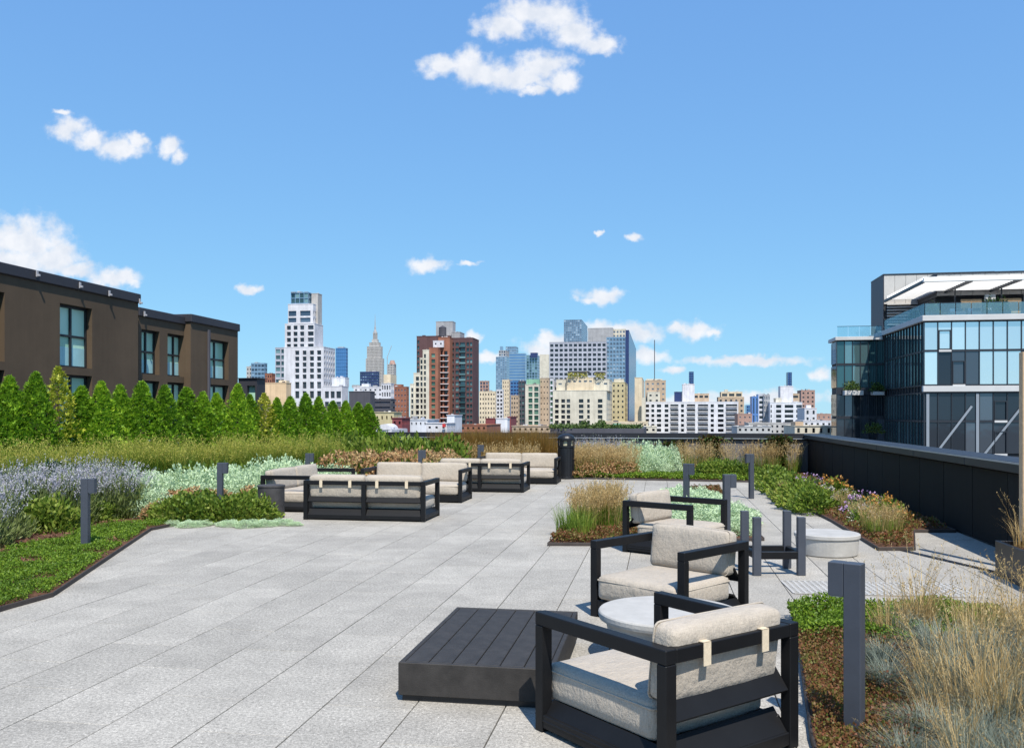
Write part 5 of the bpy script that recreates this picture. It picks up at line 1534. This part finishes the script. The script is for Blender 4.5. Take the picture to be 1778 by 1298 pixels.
b.block(1185, 1206, 1208, 667.5, Y + 12, WH, None, zbase=ZZ(698, Y), D=9); b.block(1204, 1231, 1236, 684, Y + 14, TAN, WIN_D, (9, 8), (.7, .5), 698, zbase=ZZ(698, Y), D=9); b.block(1171, 1184, 1185, 681, Y + 15, NAVY, None, zbase=ZZ(698, Y), D=9)
b = Bld('slim_navy_tower', 'slim navy tower standing far behind the long white balcony block', 'tower', at(1201, 1500))
b.block(1196.5, 1204.5, 1206, 645, 1500, NAVY, BLUEG, (3, 4), (.6, .5), 680, parapet=0, side=False)
b = Bld('tan_terrace_block', 'tan block with dark upper windows behind the end of the long white balcony block', 'building', at(1270, 800))
b.block(1247, 1292, 1295, 690, 800, TAN, WIN_D, (8, 9), (.4, .4), 730, single=True, side=False); b.block(1252, 1289, 1291, 681, 804, CREAM2, WIN_D, (11, 8), (.75, .6), 690, zbase=ZZ(690, 800), side=False); b.prism('stair_head', 1258, 1264, 676, 681, 806, CREAM)
b = Bld('blue_gap_tower', 'small dark blue glass tower in the gap beside the blue and white apartments', 'tower', at(1300, 900))
b.block(1296, 1305, 1306, 704, 900, BLUEG, NAVY, (4, 5), (.6, .5), 740, side=False)
b = Bld('pink_low_house', 'low pink brick house between the two white balcony blocks', 'house', at(1293, 420))
b.block(1281, 1306, 1307, 719, 420, BRICKP, WIN_L, (7, 9), (.3, .3), 745, side=False)
b = Bld('blue_white_apartments', 'slim apartment block with bright blue face, white balconies and grey bay', 'building', at(1320, 480))
b.block(1306, 1317, 1317.5, 689, 480, mat('bright_blue_panel', (.10, .22, .50), .4, .1, .5, .1, .1), WIN_B, (5.5, 30), (.4, .9), 748, side=False, D=12); b.block(1317, 1326, 1327, 685, 482, WH2, WIN_D, (9, 8.6), (.72, .58), 748, single=True, side=False, D=12)
b.block(1326, 1337, 1339, 686, 480, GREY, WIN_L, (4, 8.6), (.5, .6), 748, side=False, D=12); b.prism('roof_plant', 1319.5, 1328.5, 683.5, 688, 488, GREYD, 5)
Y = 470
b = Bld('white_corner_block', 'second white balcony block, shorter, beside the blue and white apartments', 'building', at(1365, Y))
rows = [(702.5 + 8.55 * i, 707.8 + 8.55 * i) for i in range(6)]
b.block(1337, 1393, 1394, 699, Y, WH2, WIN_D, xs=[(1338, 1340), (1347.5, 1356.5), (1362.5, 1377.5), (1382.5, 1392.5)], zs=rows, single=True, rec=1.2, D=18, side=False)
b.block(1355, 1377, 1378, 671, Y + 12, WH, None, zbase=ZZ(699, Y), D=9); b.block(1374, 1388, 1390, 684, Y + 14, TAN, WIN_D, (9, 8), (.7, .5), 698, zbase=ZZ(699, Y), D=9); b.block(1347, 1357, 1358, 692, Y + 10, CREAM, None, zbase=ZZ(699, Y), D=9)
b = Bld('slim_navy_tower', 'slim navy tower standing far behind the shorter white balcony block', 'tower', at(1372, 1500))
b.block(1367.5, 1375, 1376.5, 646, 1500, NAVY, BLUEG, (3, 4), (.6, .5), 680, parapet=0, side=False)
b = Bld('pink_brick_tower', 'pink brick apartment tower by the edge of the glass building', 'tower', at(1404, 620))
b.block(1391, 1415, 1417, 678, 620, BRICKP, WIN_D, (7.6, 7.4), (.4, .4), 740, single=True, side=False)
b = Bld('white_loft', 'small white loft with two tall dark openings before the pink brick tower', 'building', at(1408, 330))
b.block(1397, 1418, 1419, 709, 330, WH, WIN_D, (9, 12), (.35, .55), 745, single=True, side=False); b.prism('stair_head', 1400, 1408, 703, 709, 333, WH2)
b = Bld('pink_gabled_row', 'distant pink roofed row at the edge of the glass building', 'house', at(1430, 500))
b.block(1418, 1443, 1444, 719, 500, BRICKP, WIN_L, (8, 9), (.3, .3), 745, side=False)
b = Bld('white_arcade', 'low cream building with dark arched openings beside the black wall corner', 'building', at(1410, 110))
b.block(1380, 1446, 1447, 739.5, 110, CREAM, WIN_D, (13, 14), (.35, .6), 760, single=True, side=False, D=10, parapet=.3); b.prism('roof_dome', 1381, 1395, 732, 739.3, 112, TAN, 4)
# near roofs just past the far coping
b = Bld('garden_rooftop', 'neighbouring rooftop edged with a clipped green hedge below the big cream building', 'rooftop', at(1030, 75))
b.block(955, 1118, 1120, 744, 75, GREYD, None, D=14, parapet=0)
rooftop_green(b, 956, 1060, 745, 76, 1500, .45, .22, 7); rooftop_green(b, 1062, 1118, 745, 76, 800, .4, .22, 8); rooftop_green(b, 1012, 1022, 744, 77, 200, .75, .25, 9); rooftop_green(b, 1044, 1054, 744, 77, 200, .7, .25, 10)
b.prism('roof_vent', 1064, 1078, 735, 744, 84, COPPER, 1.2)
for i, (px0, px1, yt, Y, m) in enumerate([(690, 712, 738, 210, ROOFG), (889, 955, 740, 160, TAN), (790, 845, 738, 180, BRICK), (1118, 1140, 741, 240, CREAM), (1280, 1340, 741, 200, ROOFG), (560, 660, 720, 210, BRICK), (430, 560, 706, 240, TAN), (1300, 1400, 735, 300, STONE), (1395, 1445, 731, 260, WH), (1040, 1125, 733, 300, CREAM2), (640, 720, 728, 280, CREAM)]):
    b = Bld('low_building', ['flat grey roof just over the far coping by the white roof huts', 'tan low building hidden behind the rust grasses', 'low brick building behind the rust grasses near the brick tower', 'cream low building at the foot of the mast block', 'flat grey roof at the foot of the blue and white apartments', 'low brick building behind the hedge below the podium',
              'tan low building behind the hedge below the stepped tower', 'grey stone low building behind the shorter white balcony block', 'white low building behind the small loft', 'cream low building behind the rooftop hedge', 'cream low building behind the vaulted shed'][i], 'building', at((px0 + px1) / 2, Y))
    b.block(px0, px1, px1, yt, Y, m, WIN_D, (9, 9), (.4, .45), 765, D=16, side=False)

# ------------------------------------------------------------------ brown building beyond the hedge
BROWN = mat('brown_render', (.088, .061, .038), .8, 0, .3, .22, .35, .15, 8, streak=.09, sscale=1.6)
BAND = mat('dark_roof_band', (.030, .029, .036), .6, 0, .4, .25, .5)
GLW = window_mat('curtained_glass', (.32, .56, .42), (.52, .76, .60), .25, .0, .6)
FROST = mat('frosted_glass', (.34, .58, .60), .3, .1, .5, .1, 2)
FRAME = mat('dark_window_frame', (.014, .014, .016), .5)
AF = -23.2
def fb(px, pr=0.0):       # distance along the facade for a photograph column
    t = T(px); Yp = (AF + pr) / (t * cT - sT); X = t * Yp
    return X * sT + Yp * cT, Yp
def fz(px, py): return ZZ(py, fb(px)[1])
O0 = W(AF, 0)
b = Bld('brown_building', 'long brown rendered building with deep window bays beyond the hedge', 'building', W(AF, fb(125)[0], GROUND))
nr = VA; exf = UA
def brown_block(px0, px1, ztop, proud, wins_px):
    b0_, b1_ = fb(px0, proud)[0], fb(px1, proud)[0]
    Ob = W(AF + proud, b0_, -6)
    Wd, Ht = b1_ - b0_, ztop - .40 + 6
    mb = MB(); ws = []
    xs = [(fb(x0, proud)[0] - b0_, fb(x1, proud)[0] - b0_) for (x0, x1) in wins_px]
    zs = [(-5.2 + 6, 3.25 + 6 - .0), (3.5 + 6, 6.0 + 6)]
    zs = [(.2 + 6, 3.22 + 6), (3.52 + 6, 5.95 + 6 if ztop > 6.7 else 5.55 + 6)]
    b.facade(mb, Ob, exf, nr, Wd, Ht, xs, zs, .34, ws)
    Mx = Matrix.Translation(Ob - b.loc) @ GRID
    mb.box(-12, -.63, 0, Wd, 0, Ht, Mx) if False else None
    # ends, back, roof
    o = -b.loc; A = Ob + o; Bq = Ob + UA * Wd + o; bk = -VA * 12
    mb.quad(Bq, Bq + bk, Bq + bk + ZA * Ht, Bq + ZA * Ht); mb.quad(A + bk, A, A + ZA * Ht, A + bk + ZA * Ht); mb.quad(A + ZA * Ht, Bq + ZA * Ht, Bq + bk + ZA * Ht, A + bk + ZA * Ht)
    mb.build('wall', BROWN, b.root)
    pb = MB(); pb.box(-12.1, .10, -.08, Wd + .08, Ht + .002, Ht + .40, Mx, .03); pb.build('roof_band', BAND, b.root)
    for (c, ex, nm, w, h) in ws:
        fr = empty('window', c); fr.parent = b.root; fr.rotation_euler = (0, 0, -TH)
        # local: +y along facade, +x outward
        t = .07
        f = MB()
        f.box(-.02, .10, -w / 2 + .002, -w / 2 + t, -h / 2 + .002, h / 2 - .002); f.box(-.02, .10, w / 2 - t, w / 2 - .002, -h / 2 + .002, h / 2 - .002)
        f.box(-.02, .099, -w / 2 + t, w / 2 - t, h / 2 - t * 1.4, h / 2 - .002); f.box(-.02, .099, -w / 2 + t, w / 2 - t, -h / 2 + .002, -h / 2 + t)
        f.box(-.02, .098, -.045, .045, -h / 2 + t + .001, h / 2 - t * 1.4 - .001)
        big = h > 2.2
        f.box(-.02, .097, -w / 2 + t, -.046, -.02, .06); f.box(-.02, .097, .046, w / 2 - t, -.02, .06)
        f.build('frame', FRAME, fr)
        for sy in (-1, 1):
            y0_, y1_ = (-w / 2 + t, -.045) if sy < 0 else (.045, w / 2 - t)
            for (z0_, z1_) in ((-h / 2 + t, -.02), (.06, h / 2 - t)):
                p_ = MB(); p_.box(.0, .02, y0_, y1_, z0_, z1_); p_.build('pane', GLW, fr)
            q_ = MB(); q_.box(.0205, .03, y0_, y1_, -h / 2 + t, -h / 2 + t + .30 * h); q_.build('frosted_strip', FROST, fr)
    return Ob, Wd, Ht
brown_block(-120, 240, 6.98, .45, [(-14, 8), (104, 160)])
brown_block(240.5, 330, 6.5, .0, [(246, 277), (291, 327)])
brown_block(331, 413, 6.62, .35, [(363, 397)])
SMALL = mat('grey_plastic', (.33, .33, .35), .5)
for (px, py) in ((40, 476), (116, 496), (168, 510), (222, 524), (246, 545)):
    bb, Yp = fb(px)
    M0 = Matrix.Translation(W(AF + (.56 if px < 240 else .12 if px < 330 else .46), bb, fz(px, py)) - b.loc) @ GRID
    mb = MB(); mb.box(0, .05, -.05, .05, -.12, .12, M0, .01); mb.box(.051, .14, -.04, .04, -.10, -.02, M0, .01); mb.build('wall_lamp', SMALL, b.root)
for (px, m_) in ((350, GREYD),):
    bb, Yp = fb(px)
    mb = MB(); mb.box(.36, .46, -.06, .06, -6, 6.0, Matrix.Translation(W(AF, bb, 0) - b.loc) @ GRID); mb.build('downpipe', m_, b.root)
b2 = Bld('dark_annexe', 'low dark flat roofed annexe with tall glazing at the end of the brown building', 'building', at(432, 56))
b2.block(414, 446, 447, 657, 56, BAND, GLW, xs=[(429, 443)], zs=[(669, 720)], rec=.3, single=True, D=1.2)

# ------------------------------------------------------------------ glass building to the side
YB = 83.0
CX = T(1605) * YB
loc = V3((CX, YB, GROUND))
b = Bld('glass_building', 'large glass office building with roof terrace, white pergola and set back grey penthouse', 'building', loc)
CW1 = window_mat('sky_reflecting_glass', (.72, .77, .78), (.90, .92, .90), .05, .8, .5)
CW2 = window_mat('reflection_toned_glass', (.03, .04, .055), (.14, .17, .21), .05, .55, .4)  # dark reflected buildings are put into the glass colour
CW3 = window_mat('shade_toned_teal_glass', (.045, .12, .135), (.20, .33, .35), .05, .6, .5)  # teal glass coloured darker to carry the shade on the wing
SLAB = mat('pale_slab_edge', (.50, .50, .50), .7, 0, .3, .1, .5); PANELG = mat('grey_zinc_panel', (.50, .48, .45), .6, .1, .4, .1, .6, 0, 1, .05); MULL = mat('dark_mullion', (.03, .035, .045), .45, .3)
LM = Matrix.Translation(-loc * 0) @ GRID
zr = lambda py: ZZ(py, YB) - GROUND
def lbox(name, m, x0, x1, y0, y1, z0, z1, bev=0, parent=None):
    mb = MB(); mb.box(x0, x1, y0, y1, z0, z1, GRID, bev); return mb.build(name, m, parent or b.root)
FW = 22.0
zt = zr(548)
lbox('wall', BLACKW := mat('dark_interior_wall', (.02, .022, .026), .7), .25, FW - .1, .25, 29.9, 0, zt - .5)
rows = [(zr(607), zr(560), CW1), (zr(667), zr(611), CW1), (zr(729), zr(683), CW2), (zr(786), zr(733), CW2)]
nx = int(FW / 1.17)
def pane(x0, x1, z0, z1, m, y=None, x=None, y0=None, y1=None):
    mb = MB()
    c = V3(((x0 + x1) / 2, y, (z0 + z1) / 2))
    tl = R.uniform(-.006, .006); t2 = R.uniform(-.004, .004)
    mb.box(-(x1 - x0) / 2, (x1 - x0) / 2, 0, .04, -(z1 - z0) / 2, (z1 - z0) / 2, Matrix.Rotation(tl, 4, 'Z') @ Matrix.Rotation(t2, 4, 'X'))
    return link('window_pane', mb.mesh('window_pane', m), None, b.root, GRID @ c, (0, 0, -TH))
def panes(nrm, m_over=None):
    pass
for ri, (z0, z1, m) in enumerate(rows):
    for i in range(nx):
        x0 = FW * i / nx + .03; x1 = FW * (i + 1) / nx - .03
        mb = MB(); mb.box(x0, x1, .10, .14, z0, z1, GRID @ Matrix.Rotation(R.uniform(-.0004, .0004), 4, 'Z')); mb.build('window_pane', CW2 if (ri == 1 and i in (1, 2, 3, 7, 8, 12)) else m, b.root)  # some second-row panes coloured dark as painted reflections
    for i in range(14):
        y0 = 15 * i / 14 + .03; y1 = 15 * (i + 1) / 14 - .03
        mb = MB(); mb.box(.10, .14, y0 + (.15 if i == 0 else 0), y1, z0, z1, GRID); mb.build('window_pane', CW3 if ri else CW3, b.root)
mbm = MB()
for i in range(nx + 1):
    x = FW * i / nx
    mbm.box(x - .035, x + .035, .0, .16, 0, zt - .52, GRID)
for i in range(15):
    y = 15 * i / 14
    mbm.box(.0, .16, y - .035 + (.2 if i == 0 else 0), y + .035 + (.2 if i == 0 else 0), 0, zt - .52, GRID)
for (py0, py1) in ((607.2, 610.8), (667.2, 669.8), (680.2, 682.8), (729.2, 732.8)):
    mbm.box(.02, FW, .03, .15, zr(py1), zr(py0), GRID); mbm.box(.03, .15, .16, 15, zr(py1), zr(py0), GRID)
tag(mbm.build('mullions', MULL, b.root), kind='stuff')
lbox('slab_edge', SLAB, -.25, FW, -.3, 30, zt - .52, zt, .03); lbox('slab_edge', SLAB, -.15, FW, -.2, .3, zr(680), zr(670), .02)
# operable sashes standing out of the curtain wall
for (i, ri) in ((1, 0), (2, 1), (8, 1), (5, 2), (5, 3)):
    x0 = FW * i / nx + .06; x1 = FW * (i + 1) / nx - .06; z0, z1, m = rows[ri]
    mb = MB(); h1 = z0 + (z1 - z0) * .72
    for (a, c, d, e) in ((x0, x0 + .07, z0, h1), (x1 - .07, x1, z0, h1), (x0 + .07, x1 - .07, z0, z0 + .09), (x0 + .07, x1 - .07, h1 - .09, h1)):
        mb.box(a, c, -.06, .095, d, e, GRID)
    mb.build('window_sash', MULL, b.root); lbox('sill', SLAB, x0, x1, -.10, .09, z0 - .22, z0 - .02)
# diagonal braces seen in the lower storeys
mb = MB()
for (x0, x1) in ((.9, 4.2), (5.2, 8.6)):
    p = V3((x0, -.02, zr(790))); q = V3((x1, -.02, zr(705))); dd = q - p
    mb.add(*(lambda m_: (m_.v, m_.f))(MB().box(-.10, .10, -.02, .02, 0, dd.length)), M=GRID @ Matrix.Translation(p) @ Matrix.Rotation(math.atan2(dd.x, dd.z), 4, 'Y'))
mb.build('brace', METALG, b.root)
mb = MB()
for x in (.30, 4.7): mb.box(x - .13, x + .13, -.04, .02, 0, zr(683), GRID)
mb.build('column', METALG, b.root)
# set back wing
wy = 15.0
zw = lambda py: ZZ(py, 98) - GROUND
_k = T(1453); _a0 = AB(CX, YB)[0]; _b0 = AB(CX, YB)[1] + wy
_Y = _b0 / (_k * sT + cT)
x0w = AB(_k * _Y, _Y)[0] - _a0
lbox('wall', BLACKW, x0w + .2, 2, wy + .3, wy + 4, 0, zw(592) )
wrow = [(zw(630), zw(592)), (zw(672), zw(634)), (zw(722), zw(684)), (zw(775), zw(727))]
nw = 6
for ri, (z0, z1) in enumerate(wrow):
    for i in range(nw):
        xa = x0w + (0 - x0w) * i / nw + .04; xb = x0w + (0 - x0w) * (i + 1) / nw - .04
        mb = MB(); mb.box(xa, xb, wy + .10, wy + .14, z0, z1, GRID); mb.build('window_pane', CW3 if ri < 2 else CW2, b.root)
mbm = MB()
for i in range(nw + 1):
    x = x0w + (0 - x0w) * i / nw
    mbm.box(x - .035, x + .035, wy, wy + .16, 0, zw(590), GRID)
mbm.box(x0w, -.1, wy + .02, wy + .15, wrow[1][1], wrow[0][0], GRID); mbm.box(x0w, -.1, wy + .02, wy + .15, wrow[2][1], wrow[1][0], GRID); mbm.box(x0w, -.1, wy + .02, wy + .15, wrow[3][1], wrow[2][0], GRID)
tag(mbm.build('mullions', MULL, b.root), kind='stuff')
for i in range(3):
    for (z0, z1) in wrow:
        mb = MB(); mb.box(x0w + .02, x0w + .06, wy + .2 + i * 1.1, wy + 1.25 + i * 1.1, z0, z1, GRID); mb.build('window_pane', CW2, b.root)
lbox('slab_edge', SLAB, x0w - .2, -.26, wy - .25, wy + 4.1, zw(590), zw(584), .02)
lbox('balcony', SLAB, x0w + .6, x0w + 2.6, wy - 1.3, wy - .05, zw(686), zw(678), .02); lbox('balcony', SLAB, -1.5, -.3, wy - 1.3, wy - .05, zw(686), zw(680), .02)
GLS = clear_glass('balustrade_glass', (.40, .62, .70), .22)
def balu(p, q, z0, h, npan):
    p = V3((p[0], p[1], z0)); q = V3((q[0], q[1], z0)); d = (q - p) / npan
    for i in range(npan):
        a = p + d * i; ang = math.atan2(d.y, d.x)
        mb = MB(); mb.box(.04, d.length - .04, -.012, .012, .02, h, GRID @ Matrix.Translation(a) @ Matrix.Rotation(ang, 4, 'Z')); mb.build('balustrade_panel', GLS, b.root)
    mb = MB(); ang = math.atan2(d.y, d.x); mb.box(0, (q - p).length, -.03, .03, h + .003, h + .05, GRID @ Matrix.Translation(p) @ Matrix.Rotation(ang, 4, 'Z')); mb.build('handrail', MULL, b.root)
balu((0, -.1), (FW, -.1), zt, 1.15, 16); balu((0, .0), (0, 15), zt, 1.15, 10); balu((x0w, wy - .1), (-.3, wy - .1), zw(584), 1.15, 4)
# penthouse, louvred screen and pergola on the terrace
zp = zw(478)
lbox('penthouse_wall', BLACKW, .02, 11.5, 15.32, 21, zt + .01, zp - .05)
xx = 0.0
while xx < 11.4:
    lbox('zinc_panel', PANELG, xx + .01, xx + 1.13, 15.2, 15.3, zt + 3.0, zp); xx += 1.15
lbox('penthouse_end', mat('dark_zinc', (.04, .04, .055), .5, .3), -.08, .0, 15.2, 21, zt + .01, zp)
lbox('penthouse_cap', MULL, -.1, 11.5, 15.15, 21, zp + .002, zp + .15)
for k in range(9):
    lbox('louvre', SLAB, .3, 6.5, 15.02, 15.19, zt + .25 + k * .33, zt + .40 + k * .33)
zb = ZZ(473, YB + 6.2) - GROUND
lbox('upper_wall', BLACKW, 3.5, FW - .2, 8.2, 14.9, zt + 2.8, zb - .06)
lbox('upper_end', mat('dark_zinc'), 3.40, 3.49, 8.0, 14.9, zt + 3.2, zb)
xx = 3.5
while xx < FW - 1.2:
    lbox('zinc_panel', PANELG, xx + .01, xx + 1.13, 8.05, 8.18, zt + 2.9, zb); xx += 1.15
lbox('upper_cap', MULL, 3.4, FW, 7.98, 14.9, zb + .002, zb + .14)
lbox('upper_support', BLACKW, 3.6, FW - .3, 9, 14.8, zt + .01, zt + 2.79)
WOODP = mat('honey_timber_panel', (.50, .33, .19), .7, 0, .3, .2, 2)
xx = 4.6
while xx < FW - 2:
    lbox('timber_screen', WOODP, xx, xx + 1.9, 4.2, 4.35, zt + .02, zt + 2.0); lbox('planter_wall', SLAB, xx + 2.2, xx + 3.1, 4.0, 4.4, zt + .02, zt + 2.4); xx += 3.6
zpg = ZZ(485, YB) - GROUND
lbox('pergola_beam', WHB := mat('white_pergola_paint', (.75, .75, .74), .6), -.1, FW, -.15, .25, zpg - .25, zpg + .12, .02)
for x in (0.0, 4.3, 8.6, 12.9, 17.2):
    lbox('pergola_rafter', MULL, x - .09, x + .09, .26, 14.9, zpg - .30, zpg - .02)
for k in range(22):
    y = .8 + k * .64
    mb = MB(); mb.box(.1, FW - .1, -.03, .03, -.24, .24, GRID @ Matrix.Translation((0, y, zpg + .12)) @ Matrix.Rotation(rad(-32), 4, 'X')); mb.build('pergola_slat', WHB, b.root)
for x in (4.3, 8.6, 12.9, 17.2):
    lbox('pergola_post', MULL, x - .06, x + .06, 5.0, 5.12, zt + .01, zpg - .31)
g = np.random.default_rng(77)
for i, (x, y, r_) in enumerate([(1.0, .8, .5), (6.2, 1.0, .75), (7.2, 1.0, .7), (12.5, 1.0, .7), (.7, 6, .45)]):
    c = GRID @ V3((x, y, 0))
    V, F = mound_leaves(g, 500, r_, r_ * 1.9, .22, .12, .5, .4, .3)
    V = V + np.array([c.x, c.y, zt + .3])
    o = link('planter_shrub', npmesh('planter_shrub', V, F, M_LEAFR), None, b.root)
    lbox('planter_box', MULL, x - r_, x + r_, y - .3, y + .3, zt + .005, zt + .45)
SOFAB = mat('navy_outdoor_fabric', (.03, .045, .075), .8)
for x in (2.6, 4.2, 9.2, 10.8):
    lbox('terrace_sofa', SOFAB, x, x + 1.4, .9, 1.8, zt + .01, zt + .45, .05); lbox('terrace_sofa_back', SOFAB, x, x + 1.4, 1.81, 2.0, zt + .01, zt + .85, .05)
    lbox('cushion', WH, x + .2, x + .6, 1.55, 1.79, zt + .46, zt + .80, .05)
for (x, y, zz_, n_, r_) in ((x0w + 1.5, wy - .9, zw(678), 260, .8), (-.9, wy - .9, zw(680), 240, .75), (x0w + 3.4, wy - 2.5, zw(752), 300, 1.0)):
    c = GRID @ V3((x, y, 0))
    V, F = mound_leaves(g, n_, r_, r_ * 1.1, .3, .16, .5, .4, .3)
    V = V + np.array([c.x, c.y, zz_ + .05])
    link('balcony_plant', npmesh('balcony_plant', V, F, M_LEAFR), None, b.root)
